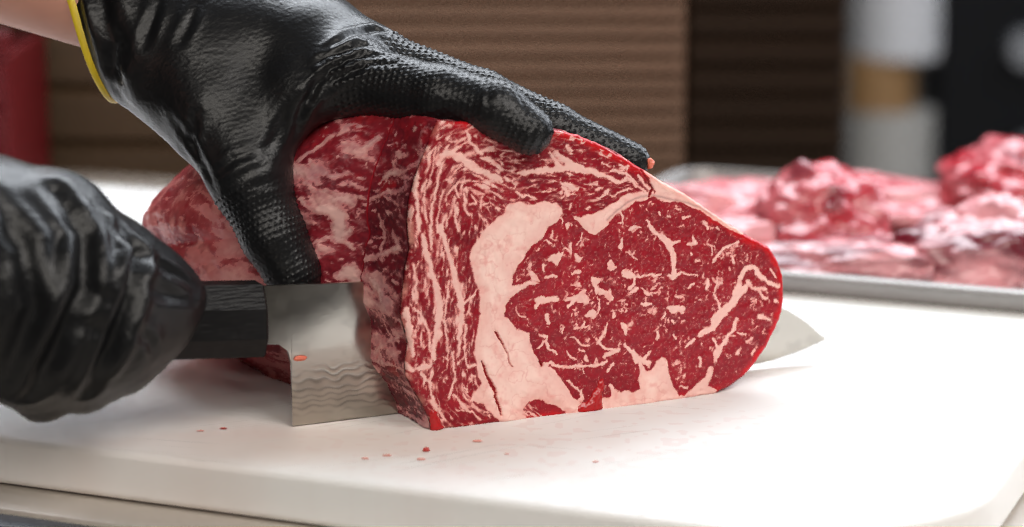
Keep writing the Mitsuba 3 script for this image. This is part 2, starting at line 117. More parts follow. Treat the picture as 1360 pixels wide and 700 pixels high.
VEINS = [[[53.3,78.7,0.71],[53.7,75.4,0.78]],[[52.2,66.2,0.99],[54.6,66.7,1.98],[56.1,67.6,1.28]],[[58.1,68.2,0.57],[55.8,65.1,1.28]],[[64.9,66.8,0.99],[66.1,65.3,1.56]],[[62.5,72.1,0.71],[62.5,68.1,0.64],[59.7,70.9,0.57]],[[57.3,83.4,0.43],[58.1,81.5,0.57]],[[60.8,80.5,0.85],[61.0,79.1,0.57]],[[86.1,71.9,0.85],[85.3,68.7,0.85]],[[90.5,76.2,0.92],[93.3,76.5,0.71],[95.0,76.2,0.28]],[[80.5,62.9,0.85],[81.6,60.6,1.84],[83.4,60.1,0.57]],[[87.5,57.5,1.42],[89.9,56.5,1.56],[92.4,55.5,0.85],[97.3,55.5,0.43],[102.2,55.4,0.64]],[[92.0,55.2,0.71],[92.0,52.3,0.99],[90.0,50.6,0.71]],[[72.1,57.1,0.43],[74.1,55.1,1.56],[76.2,56.0,0.71]],[[73.9,54.0,0.99],[74.2,49.6,0.57]],[[44.4,61.9,0.99],[45.5,59.2,1.28],[47.1,58.0,0.43]],[[50.3,59.1,0.57],[53.8,59.5,0.71],[55.8,58.6,0.57]],[[64.5,54.5,0.71],[66.5,54.7,0.85]],[[66.5,60.2,0.99],[63.3,59.4,0.5]],[[47.1,50.0,1.42],[51.5,49.6,1.7],[56.2,49.5,0.99]],[[60.2,48.8,0.71],[66.6,48.9,1.7],[69.0,51.5,0.99]],[[83.9,84.8,0.43],[86.4,82.0,0.57],[86.8,78.4,0.5],[84.0,79.3,0.35]],[[97.8,78.5,0.68],[101.1,75.0,0.79]],[[80.2,50.5,0.64],[80.7,48.2,0.99]],[[94.9,50.5,0.35],[99.0,47.2,0.85],[103.1,48.2,0.35]],[[68.0,75.6,0.43],[65.6,72.2,0.5]],[[50.6,75.0,0.35],[53.0,72.6,0.5]],[[49.5,64.3,0.64],[50.3,62.0,0.5]],[[87.8,65.9,0.28],[90.6,64.9,0.35],[93.5,62.4,0.28]],[[98.6,76.3,0.64],[103.2,72.2,0.99],[106.5,70.1,1.42],[109.0,67.7,1.84],[110.3,63.9,1.56],[110.8,59.4,1.28],[111.3,54.9,1.2]],[[109.8,67.6,1.13],[113.5,68.8,0.71]],[[108.4,54.4,0.85],[110.9,53.5,1.13],[115.0,54.9,0.57],[122.5,52.7,0.35]],[[99.7,55.2,0.71],[104.2,55.6,0.71]],[[117.7,66.9,0.71],[121.4,67.3,0.92],[119.7,69.7,0.5]],[[130.0,58.4,0.71],[132.5,60.8,0.78],[134.9,63.9,0.85],[139.1,64.7,0.64],[142.1,65.5,0.43]],[[140.1,40.9,1.42],[142.1,44.5,1.56],[144.1,50.3,1.56],[146.6,53.9,1.28],[150.0,54.7,0.99],[152.2,51.8,1.2],[155.8,48.1,1.06],[160.1,45.8,0.78],[163.6,44.7,0.64]],[[143.9,43.6,1.13],[148.0,47.7,0.92],[149.8,44.9,0.64]],[[127.6,50.8,0.71],[127.3,47.4,0.85]],[[131.8,51.5,0.5],[131.1,44.1,0.57]],[[125.5,75.9,0.57],[127.6,73.1,0.64]],[[131.8,73.1,0.64],[132.4,72.3,0.57]],[[119.0,63.1,0.57],[119.4,62.7,0.57]],[[121.6,59.5,0.57],[123.3,59.4,0.43]],[[139.2,59.8,0.57],[140.2,57.1,0.71]],[[129.0,64.4,0.5],[129.5,61.4,0.35]],[[103.8,82.1,0.71],[103.9,81.0,0.57]],[[153.3,43.4,0.71],[156.8,39.3,0.64]],[[159.1,52.0,0.64],[161.3,48.7,0.57]],[[120.9,49.5,0.71],[118.5,47.9,0.64]],[[100.2,49.3,0.43],[103.5,51.2,0.35]],[[114.6,78.6,0.5],[117.9,79.1,0.5]],[[145.9,45.8,1.59],[141.2,40.7,2.07],[135.6,36.2,2.39],[131.9,33.2,2.55],[130.0,29.5,1.28],[124.4,27.2,1.28]],[[131.6,43.4,0.64],[133.7,38.5,0.8]],[[108.2,40.6,0.64],[111.5,39.5,1.91],[115.7,39.0,0.96]],[[106.8,39.1,0.4],[106.6,37.0,0.8]],[[96.1,43.5,0.96],[99.8,42.7,0.8]],[[142.4,32.1,1.12],[141.1,28.0,0.8],[137.8,24.9,1.12],[135.9,21.7,0.8],[133.6,19.4,1.91],[131.7,15.3,1.12]],[[129.4,12.2,0.96],[129.0,7.9,1.28],[126.7,4.8,1.43],[123.9,2.5,1.75]],[[124.1,17.0,0.72],[124.6,13.5,0.64]],[[143.7,18.3,0.64],[142.7,16.7,0.64]],[[150.5,15.8,0.64],[151.9,17.4,0.56]],[[103.7,30.6,0.56],[103.9,28.1,0.96]],[[116.9,22.0,0.48],[121.1,25.4,0.96]],[[111.6,28.5,0.64],[112.1,26.8,0.56]],[[153.5,32.7,0.88],[158.9,30.4,0.64]],[[147.5,21.3,0.64],[150.3,22.7,0.48]],[[150.8,44.9,0.72],[156.6,43.9,0.72]],[[115.3,5.2,0.64],[118.6,4.4,0.48]],[[91.7,22.6,1.28],[96.4,18.8,1.12],[100.5,22.1,0.48]],[[131.1,24.8,0.8],[132.6,21.2,0.8]],[[142.5,26.5,0.48],[146.4,24.9,0.64]],[[111.1,34.5,0.64],[111.6,33.1,0.56]],[[124.5,23.1,0.64],[124.6,22.9,0.64]],[[161.1,38.3,0.72],[161.6,37.9,0.72]],[[45.9,46.8,0.72],[48.1,49.5,1.04],[51.7,49.1,1.12],[56.1,48.7,0.64]],[[51.7,43.0,0.96],[52.6,40.0,0.96]],[[61.0,45.3,0.64],[64.2,47.9,1.2],[68.2,48.7,1.75],[69.6,46.9,0.96]],[[70.1,41.1,0.64],[72.3,41.7,1.91],[73.2,40.8,1.28]],[[74.0,51.4,0.64],[78.6,49.4,1.43],[81.3,47.0,0.8]],[[82.3,40.7,0.64],[82.8,39.4,0.64]],[[86.0,35.8,0.8],[87.7,34.3,1.59],[88.4,30.9,0.56]],[[96.0,43.5,0.8],[97.9,42.9,1.28],[100.2,43.1,0.48]],[[103.6,30.2,0.64],[103.9,28.1,0.8]],[[79.6,36.8,0.48],[78.3,32.8,0.8],[75.1,29.0,0.88],[78.8,26.1,0.8],[85.2,25.0,0.8],[78.8,22.8,1.12]],[[88.0,26.8,0.64],[90.8,23.2,1.12],[94.5,19.4,1.43],[99.2,17.2,1.12]],[[68.7,38.4,0.48],[67.8,36.4,0.56]],[[64.2,36.4,0.48],[70.5,36.1,0.48]],[[50.4,22.6,0.64],[53.5,22.2,0.96],[58.0,20.1,0.8],[64.3,19.8,0.88],[69.8,19.6,0.72],[75.2,19.4,0.88],[78.9,19.9,0.72]],[[48.6,35.1,0.72],[51.3,34.0,0.8],[50.8,31.6,0.64],[53.5,28.0,0.72],[56.2,26.5,0.56]],[[47.7,29.5,0.56],[49.9,32.1,0.64]],[[66.1,27.1,0.48],[68.8,25.5,0.56]],[[69.3,23.4,0.64],[70.2,22.1,0.8]],[[60.7,26.4,0.4],[62.1,23.8,0.48],[64.8,22.7,0.32]],[[67.1,9.1,0.72],[68.0,5.6,0.88],[66.2,5.0,0.72]],[[61.2,13.9,0.4],[64.4,11.1,0.48],[67.1,8.7,0.48]],[[80.8,10.0,0.64],[83.6,6.7,1.12],[82.7,3.9,0.8]],[[90.5,49.0,0.64],[93.2,50.4,0.8]],[[96.9,48.0,0.56],[100.6,46.4,0.56]],[[38.4,44.3,0.48],[41.1,43.2,0.64]],[[82.5,19.0,0.8],[79.8,15.2,0.56]],[[62.5,32.8,0.32],[67.9,28.9,0.48],[71.5,28.1,0.4]],[[59.3,36.9,0.48],[58.4,34.9,0.4]],[[73.2,40.0,0.4],[75.9,43.0,0.48],[75.0,48.1,0.4]],[[68.4,18.9,0.4],[68.9,16.4,0.32]],[[4.2,84.4,1.24],[5.5,78.2,1.12],[8.1,70.6,0.99],[10.7,60.4,1.36],[12.7,52.7,1.36],[13.3,46.4,1.12],[11.9,37.8,0.87],[11.2,30.3,0.62]],[[-4.3,81.5,0.99],[-1.8,72.7,1.12],[1.4,61.3,1.12],[3.1,52.4,1.61],[2.7,45.0,1.49],[1.0,36.4,1.12],[0.2,30.3,0.99]],[[-1.2,65.2,0.62],[3.4,58.6,0.74]],[[13.3,51.4,0.62],[18.7,54.6,0.5],[20.3,57.6,0.37]],[[8.6,31.9,0.5],[9.8,21.6,0.5],[7.1,13.1,0.62]],[[4.6,46.0,0.5],[7.3,40.8,0.37]],[[-11.1,51.4,1.49],[-9.9,45.0,1.49],[-9.3,37.5,0.99],[-8.7,32.5,0.74]],[[-6.8,26.6,1.12],[-1.5,27.9,1.12]],[[-8.7,26.2,0.99],[-12.0,29.1,0.99]],[[14.6,42.5,0.5],[13.9,31.3,0.5],[15.9,24.8,0.62],[18.6,25.7,0.74]],[[-0.2,15.2,0.5],[1.1,10.0,0.62],[5.1,5.7,0.5]],[[9.1,14.1,0.37],[13.1,8.6,0.5],[21.2,2.5,0.37]],[[-6.5,50.9,0.62],[-2.6,44.3,0.62],[-0.7,35.4,0.62]],[[-4.8,24.5,0.87],[-1.5,20.4,0.74],[2.4,4.8,0.62]],[[-1.0,84.9,0.62],[0.2,75.0,0.5]],[[-7.7,69.5,0.62],[-6.5,53.4,0.5]],[[8.1,61.9,0.5],[5.3,47.2,0.5],[6.6,32.1,0.5]],[[3.2,109.4,0.71],[5.1,112.7,1.06],[8.8,113.5,1.56],[12.6,111.4,1.7],[15.6,109.1,1.56],[19.4,106.8,1.42],[23.9,104.3,1.56],[28.5,102.2,1.42],[31.2,101.0,0.71]],[[9.2,113.4,0.71],[11.1,115.4,0.85],[13.4,115.9,0.57]],[[15.7,121.0,0.57],[16.8,118.1,0.99],[19.4,115.1,0.71],[22.4,112.5,0.71]],[[22.4,110.7,0.57],[27.0,108.7,0.99],[30.8,105.2,0.85]],[[38.5,103.6,0.78],[42.4,103.7,1.13],[47.0,103.7,0.99],[52.5,103.6,1.13],[58.0,103.9,1.28],[62.7,103.9,1.42]],[[54.8,110.2,0.71],[57.9,108.2,0.99],[61.1,105.8,0.85]],[[57.2,98.3,0.57],[60.4,95.9,0.99],[62.9,94.3,0.71]],[[19.4,99.8,0.57],[23.2,98.8,1.13],[25.4,98.2,0.57]],[[4.3,109.3,0.64],[3.5,104.5,0.64],[2.0,99.7,0.57],[0.5,94.3,0.5],[-0.3,88.7,0.57],[-0.4,82.4,0.64]],[[5.8,99.4,0.35],[3.5,94.0,0.43],[2.7,88.5,0.57],[3.0,82.2,0.71]],[[10.3,99.8,0.64],[11.8,95.5,0.35]],[[7.2,97.2,0.57],[9.5,99.8,0.43],[12.5,101.7,0.43],[17.1,102.0,0.43]],[[14.0,96.7,0.5],[14.8,90.3,0.43],[17.0,88.0,0.57]],[[22.4,94.6,0.43],[21.6,91.2,0.64],[24.7,92.3,0.35]],[[35.4,99.9,0.28],[37.7,98.4,0.57],[36.2,97.1,0.43]],[[37.7,95.5,0.57],[40.8,93.9,0.64],[45.5,92.8,0.43]],[[11.0,93.4,0.35],[10.2,87.9,0.5],[11.7,81.4,0.71]],[[-6.1,106.6,0.99],[-6.9,99.7,0.85],[-5.9,92.0,0.71],[-5.6,83.6,0.71]],[[-2.4,102.8,0.43],[-3.2,95.9,0.43],[-2.6,86.1,0.43]],[[17.9,104.8,0.28],[22.4,102.3,0.43]],[[25.4,97.2,0.35],[30.0,94.7,0.43],[31.6,93.9,0.35]],[[29.3,100.4,0.28],[36.2,97.1,0.21]],[[2.9,116.3,0.43],[0.6,109.5,0.35],[-1.0,101.3,0.35]],[[11.9,118.4,0.43],[8.1,118.7,0.35]],[[23.2,118.4,0.28],[28.5,116.6,0.28]],[[17.8,96.4,0.35],[19.3,92.7,0.43],[16.3,92.3,0.35]],[[49.1,103.4,1.36],[53.2,103.4,1.36],[56.7,104.7,1.49],[56.0,106.9,0.87],[52.5,110.6,0.62]],[[55.3,110.1,0.74],[58.7,107.7,1.24],[61.5,105.3,1.49],[65.6,103.1,1.61],[69.8,101.9,1.49],[74.7,100.5,1.12],[78.9,99.0,1.05],[82.4,96.8,0.87],[85.2,96.0,0.68],[88.0,97.3,0.68],[90.8,96.2,0.74],[93.0,93.5,0.62],[96.6,91.6,0.62],[99.4,89.8,0.56]],[[60.7,112.8,0.62],[62.1,110.8,0.56]],[[59.4,97.6,0.74],[61.5,96.5,1.12],[65.0,94.4,0.87]],[[58.1,96.2,0.5],[60.8,92.8,0.87]],[[74.7,90.5,0.5],[77.5,91.5,0.56],[80.3,93.2,0.74],[79.6,91.4,0.74]],[[74.0,93.7,0.62],[76.8,93.8,0.5]],[[81.6,101.3,0.5],[85.9,100.0,0.62],[90.1,97.8,0.56],[93.7,94.7,0.43]],[[85.1,101.7,0.37],[88.7,102.0,0.62],[88.0,100.2,0.37]],[[93.7,97.9,0.5],[96.5,94.5,0.56],[100.1,91.0,0.56],[101.2,89.0,0.5]],[[69.2,86.5,0.62],[70.6,86.7,0.5]],[[61.9,87.1,0.62],[62.2,88.3,0.5]],[[81.0,90.3,0.37],[85.9,91.8,0.43],[90.9,93.0,0.31]],[[68.4,96.3,0.25],[71.9,95.1,0.31]],[[76.7,104.8,0.31],[79.5,103.3,0.37]]]
CRACKS = [[[22.0,27.2,0.19],[23.3,22.7,0.5],[26.0,17.3,0.56],[28.1,11.6,0.5],[29.8,5.0,0.37],[30.4,2.7,0.19]],[[28.4,38.3,0.15],[29.8,36.2,0.46],[31.5,33.2,0.37],[31.8,31.9,0.12]],[[31.8,31.9,0.11],[33.2,28.6,0.12],[34.6,24.6,0.15],[35.6,22.9,0.09]],[[99.8,91.4,0.15],[98.7,88.6,0.37],[100.1,91.0,0.31],[101.2,92.2,0.28],[99.7,94.2,0.25],[97.2,97.3,0.28],[95.4,100.3,0.22]],[[48.0,23.8,0.31],[49.4,21.7,0.56]]]
MEMBRANE = [[[79.0,80.7,0.15],[83.9,84.7,0.22],[88.8,87.5,0.25],[94.5,89.2,0.25],[100.2,89.4,0.22],[103.7,88.5,0.25],[109.9,86.7,0.25],[116.8,84.9,0.22],[124.1,82.1,0.19],[130.0,78.0,0.12]]]
FLOW = [[-4.8,23.3,85],[-4.5,54.4,88],[-4.3,85.2,92],[0.8,109.1,70],[8.5,21.8,80],[8.7,53.1,85],[12.1,74.5,85],[7.3,93.4,75],[9.0,111.5,35],[15.6,117.1,15],[22.2,106.0,-15],[28.9,97.8,-25],[22.2,89.1,-50],[15.5,86.6,70],[42.4,99.9,0],[35.6,108.1,-10],[56.0,98.8,5],[56.0,108.2,-10],[69.8,104.0,-15],[69.8,94.6,-5],[87.3,96.4,-20],[87.2,104.3,-30],[96.2,94.2,-35],[66.4,87.1,20],[83.8,91.0,22],[8.4,6.0,-40],[21.9,4.3,-25],[5.1,12.7,-70],[42.3,115.3,-5],[62.8,113.9,-12],[80.2,108.0,-25]]
LEFT_HAND = [['palm',[[-166.4,1035.0,166.3,25],[-149.9,1030.0,154.9,32],[-121.6,1020.0,141.6,33]]],['palm',[[-121.6,1020.0,141.6,33],[-88.3,1005.0,145.0,22],[-67.8,990.0,139.7,14.5]]],['palm',[[-122.8,1030.0,143.5,31],[-83.1,1020.0,149.6,20],[-59.5,1008.0,143.7,13.5]]],['palm',[[-121.8,1050.0,144.4,28],[-81.5,1040.0,147.2,17],[-59.2,1030.0,138.7,12.5]]],['palm',[[-123.5,1065.0,142.6,26],[-83.1,1060.0,141.5,15],[-62.7,1050.0,131.2,11.5]]],['palm',[[-150.0,1030.0,150.0,31],[-122.3,995.0,122.7,22],[-108.5,978.0,98.6,15.5]]],['palm',[[-105.9,985.0,111.6,13],[-86.8,985.0,132.0,13],[-71.4,988.0,137.8,12]]],['index',[[-70.0,990.0,138.5,14.5],[-28.9,967.0,133.9,12.2],[-6.0,957.5,130.0,11],[6.9,953.5,121.5,9.6]]],['middle',[[-60.1,1008.0,143.7,13],[-12.6,998.0,129.2,11],[17.3,995.0,116.3,10],[49.8,995.0,102.3,8.0]]],['ring',[[-59.8,1030.0,137.7,12.5],[-16.2,1030.0,120.7,10.5],[11.4,1030.0,107.6,9.5],[29.4,1030.0,96.1,8.5]]],['pinky',[[-62.7,1050.0,131.2,11.5],[-26.7,1060.0,116.4,9.5],[-6.7,1060.0,106.3,8.5],[10.1,1060.0,94.4,8]]],['thumb',[[-108.5,978.0,98.6,15.5],[-98.5,972.0,75.4,13.2],[-90.3,970.0,60.0,11.8]]]]
RIGHT_HAND = [['palm',[[-243.8,870.0,99.2,44],[-187.2,893.0,72.0,43],[-171.1,897.0,65.2,37.5],[-156.2,902.0,62.9,28]]],['palm',[[-156.2,902.0,62.3,29],[-140.9,906.0,61.7,20],[-129.2,908.0,63.3,10.5],[-122.1,908.0,66.0,3.6]]],['middle',[[-173.5,893.0,94.7,22],[-156.2,880.0,77.2,17],[-150.6,884.0,56.0,15],[-150.2,900.0,40.7,12.5],[-144.5,916.0,39.7,10],[-150.3,935.0,43.6,9]]],['ring',[[-192.7,890.0,95.3,24],[-173.1,872.0,76.1,18],[-167.7,876.0,52.1,16],[-165.8,898.0,33.2,12.5],[-159.4,915.0,30.2,10],[-163.1,938.0,33.6,9]]],['pinky',[[-209.0,885.0,87.7,24],[-189.3,868.0,68.4,17],[-184.5,874.0,46.8,15],[-180.7,896.0,29.2,11.5],[-174.0,913.0,26.5,9.5],[-176.8,938.0,30.4,8.5]]],['index',[[-159.9,905.0,53.9,22],[-142.0,913.0,48.9,13],[-138.2,925.0,49.1,10],[-147.6,940.0,54.8,9]]],['thumb',[[-184.0,930.0,78.4,20],[-165.1,940.0,71.7,13],[-148.1,945.0,63.6,10.5],[-138.2,948.0,55.5,9.5]]]]
FOREARMS = [[[-180.3,1036.0,170.7,26],[-245.9,1070.0,189.3,32],[-424.4,1170.0,238.3,44]],[[-231.1,875.0,101.1,31],[-295.8,850.0,130.6,36],[-410.0,830.0,181.1,44]]]
CUFF = [-179.2,1030.0,153.9]
SLICE_VEINS = [[[27.0,99.0,1.04],[22.9,102.4,1.5],[15.8,105.1,1.27],[7.3,108.0,0.69]],[[23.3,85.3,0.81],[22.1,76.2,1.04],[18.4,67.8,0.81]],[[13.3,80.0,1.04],[8.7,75.1,1.61],[29.8,65.4,1.04]],[[24.8,59.9,1.38],[18.3,57.6,1.84],[14.7,53.7,1.38]],[[29.0,74.1,1.15],[29.0,74.1,1.15]],[[20.2,110.5,0.58],[13.1,112.6,0.69]],[[20.3,93.8,0.58],[11.6,92.9,0.69],[6.4,88.1,0.58]],[[7.7,100.2,0.81],[29.8,91.0,0.81]],[[27.2,61.3,1.11],[20.0,57.0,1.77],[14.7,51.4,1.44],[12.0,47.4,1.0]],[[18.4,42.5,0.5],[11.0,31.7,0.55],[10.0,23.9,0.5]],[[12.0,15.0,1.11],[1.6,13.4,0.78]],[[22.8,1.5,0.78],[4.6,2.6,0.55]],[[24.6,32.2,0.5],[18.2,25.6,0.55]],[[2.4,42.5,1.0],[29.8,25.9,1.0],[0.8,26.0,0.78]],[[17.6,38.1,0.5],[8.6,35.5,0.5]]]
ROAST_VEINS = [[[53.8,97.0,1.04],[48.7,94.1,1.04],[41.8,93.4,1.15],[36.1,92.3,1.04],[31.2,91.7,0.69]],[[44.8,86.5,2.76],[40.2,83.3,3.22],[40.4,75.1,2.53],[35.8,79.1,1.38]],[[43.8,74.8,0.92],[46.8,72.2,0.69]],[[38.8,59.1,1.38],[34.9,61.3,2.99],[30.8,57.7,2.07]],[[34.3,116.1,1.38],[36.2,112.1,1.61],[39.0,110.8,1.04],[44.9,112.5,0.58]],[[51.5,115.2,0.92],[54.7,110.4,0.92],[60.3,104.2,0.69]],[[47.7,102.2,0.81],[41.9,100.6,1.27],[39.4,101.7,0.69]],[[52.6,90.3,1.04],[47.9,87.3,0.92]],[[38.3,74.2,1.15],[35.3,69.8,0.92]],[[32.4,95.6,0.69],[37.1,98.5,0.69],[41.7,97.0,0.5]],[[45.4,71.2,0.81],[41.9,69.2,0.69]]]
LEFT_CREASES = [[[-75.1,977.7,151.5,1.3,1.6],[-72.1,979.3,153.4,1.3,1.6],[-69.2,982.0,155.1,1.3,1.6],[-66.4,986.5,156.6,1.3,1.6],[-63.1,991.4,156.7,1.3,1.6],[-59.8,996.7,156.7,1.3,1.6],[-56.3,1000.1,157.0,1.3,1.6],[-54.8,1000.6,156.6,1.3,1.6],[-53.3,1001.4,156.2,1.3,1.6],[-51.8,1002.1,155.8,1.3,1.6]],[[-78.1,975.3,147.2,1.3,1.6],[-75.5,975.3,148.2,1.3,1.6],[-72.9,975.5,149.2,1.3,1.6],[-70.4,975.9,150.2,1.3,1.6],[-67.4,976.3,151.3,1.3,1.6],[-64.4,978.1,152.2,1.3,1.6],[-61.5,980.5,153.0,1.3,1.6],[-59.8,981.2,152.8,1.3,1.6],[-58.0,981.4,152.7,1.3,1.6],[-56.4,983.3,152.4,1.3,1.6]],[[-81.0,971.8,136.9,1.3,1.6],[-78.5,972.3,139.4,1.3,1.6],[-75.9,972.5,141.9,1.3,1.6],[-73.3,972.9,144.4,1.3,1.6],[-69.7,972.6,146.0,1.3,1.6],[-66.2,973.0,147.5,1.3,1.6],[-62.7,974.3,148.8,1.3,1.6],[-58.3,974.6,148.7,1.3,1.6],[-53.9,974.2,148.7,1.3,1.6],[-49.5,973.6,148.6,1.3,1.6]],[[-86.5,972.6,124.4,1.3,1.6],[-83.9,971.6,129.0,1.3,1.6],[-81.4,971.5,133.4,1.3,1.6],[-78.9,972.1,137.8,1.3,1.6],[-76.0,972.1,139.8,1.3,1.6],[-73.1,972.1,141.9,1.3,1.6],[-70.2,971.7,144.0,1.3,1.6]],[[-81.7,971.6,131.7,1.3,1.6],[-77.9,971.9,134.7,1.3,1.6],[-74.1,971.7,137.8,1.3,1.6],[-70.2,971.4,140.9,1.3,1.6],[-66.1,971.2,142.8,1.3,1.6],[-62.0,971.4,144.6,1.3,1.6],[-58.0,971.7,146.4,1.3,1.6],[-54.7,971.2,146.5,1.3,1.6],[-51.4,970.2,146.6,1.3,1.6],[-48.1,969.4,146.7,1.3,1.6]],[[-128.9,973.4,125.9,0.8,2.0],[-129.5,973.2,121.8,0.8,2.0],[-130.2,973.5,117.6,0.8,2.0],[-131.0,974.7,113.2,0.8,2.0],[-129.9,974.6,109.9,0.8,2.0],[-128.8,974.2,106.6,0.8,2.0],[-127.7,973.7,103.4,0.8,2.0]],[[-122.7,967.5,100.4,0.5,1.8],[-119.2,964.8,103.3,0.5,1.8],[-116.0,963.6,105.8,0.5,1.8],[-112.9,963.5,108.2,0.5,1.8],[-109.0,963.7,109.7,0.5,1.8],[-105.2,964.9,111.1,0.5,1.8],[-101.5,966.8,112.3,0.5,1.8]],[[-113.8,962.9,89.7,0.25,1.8],[-110.8,961.1,92.6,0.25,1.8],[-108.0,960.5,95.1,0.25,1.8],[-105.2,960.8,97.6,0.25,1.8],[-101.5,961.8,98.2,0.25,1.8],[-97.9,963.7,98.7,0.25,1.8],[-94.4,966.8,99.0,0.25,1.8]],[[-116.1,962.6,96.6,0.3,1.6],[-112.8,961.4,99.1,0.3,1.6],[-109.7,961.1,101.4,0.3,1.6],[-106.6,961.5,103.6,0.3,1.6],[-103.2,962.5,104.5,0.3,1.6],[-99.8,964.2,105.2,0.3,1.6],[-96.5,966.9,105.8,0.3,1.6]],[[-166.6,999.8,153.5,1.2,3.0],[-166.3,999.8,149.3,1.2,3.0],[-166.2,1000.7,145.0,1.2,3.0],[-166.1,1001.8,140.7,1.2,3.0],[-164.4,999.7,137.8,1.2,3.0],[-162.6,996.7,135.0,1.2,3.0],[-161.1,996.3,131.9,1.2,3.0]],[[-135.9,985.7,153.6,0.9,2.0],[-134.7,986.7,156.1,0.9,2.0],[-133.6,987.9,158.5,0.9,2.0],[-132.5,989.3,161.0,0.9,2.0],[-131.6,990.7,163.3,0.9,2.0],[-130.7,992.5,165.6,0.9,2.0],[-129.8,994.4,167.9,0.9,2.0]],[[-152.1,990.5,151.5,1.0,2.2],[-150.6,991.8,155.5,1.0,2.2],[-149.2,993.1,159.5,1.0,2.2],[-147.7,994.4,163.5,1.0,2.2],[-146.9,995.9,166.5,1.0,2.2],[-146.1,997.8,169.4,1.0,2.2],[-145.4,999.8,172.3,1.0,2.2]],[[-89.3,974.8,116.3,1.1,2.0],[-88.1,973.7,120.6,1.1,2.0],[-86.9,972.3,125.0,1.1,2.0],[-85.7,971.3,129.2,1.1,2.0],[-83.8,971.2,132.9,1.1,2.0],[-81.9,971.7,136.4,1.1,2.0],[-80.1,972.5,139.9,1.1,2.0]],[[-100.8,965.2,108.6,0.8,2.2],[-98.8,968.1,112.2,0.8,2.2],[-96.7,970.4,116.0,0.8,2.2],[-94.5,971.4,120.0,0.8,2.2],[-92.4,971.7,124.0,0.8,2.2],[-90.2,971.4,128.2,0.8,2.2],[-88.1,971.0,132.4,0.8,2.2]],[[-111.1,963.8,80.8,0.0,1.6],[-108.0,961.4,83.2,0.0,1.6],[-105.1,960.4,85.2,0.0,1.6],[-102.3,960.4,87.1,0.0,1.6],[-98.8,961.1,88.0,0.0,1.6],[-95.4,962.7,88.7,0.0,1.6],[-92.1,965.8,89.2,0.0,1.6]],[[-139.1,979.4,121.8,0.8,2.2],[-135.6,977.1,118.0,0.8,2.2],[-132.2,975.5,114.1,0.8,2.2],[-128.7,973.3,110.3,0.8,2.2],[-126.2,971.2,105.5,0.8,2.2],[-123.7,968.6,100.7,0.8,2.2],[-121.2,966.5,95.9,0.8,2.2]],[[-12.1,964.0,142.5,0.3,1.2],[-11.0,955.6,141.6,0.3,1.2],[-10.0,952.2,140.1,0.3,1.2],[-9.0,949.8,138.4,0.3,1.2],[-9.2,947.8,135.7,0.3,1.2],[-9.3,946.7,132.8,0.3,1.2],[-9.5,946.4,129.8,0.3,1.2]],[[3.0,951.5,135.7,0.2,1.0],[4.0,950.0,133.7,0.2,1.0],[5.0,948.4,131.8,0.2,1.0],[6.0,947.1,129.7,0.2,1.0]]]
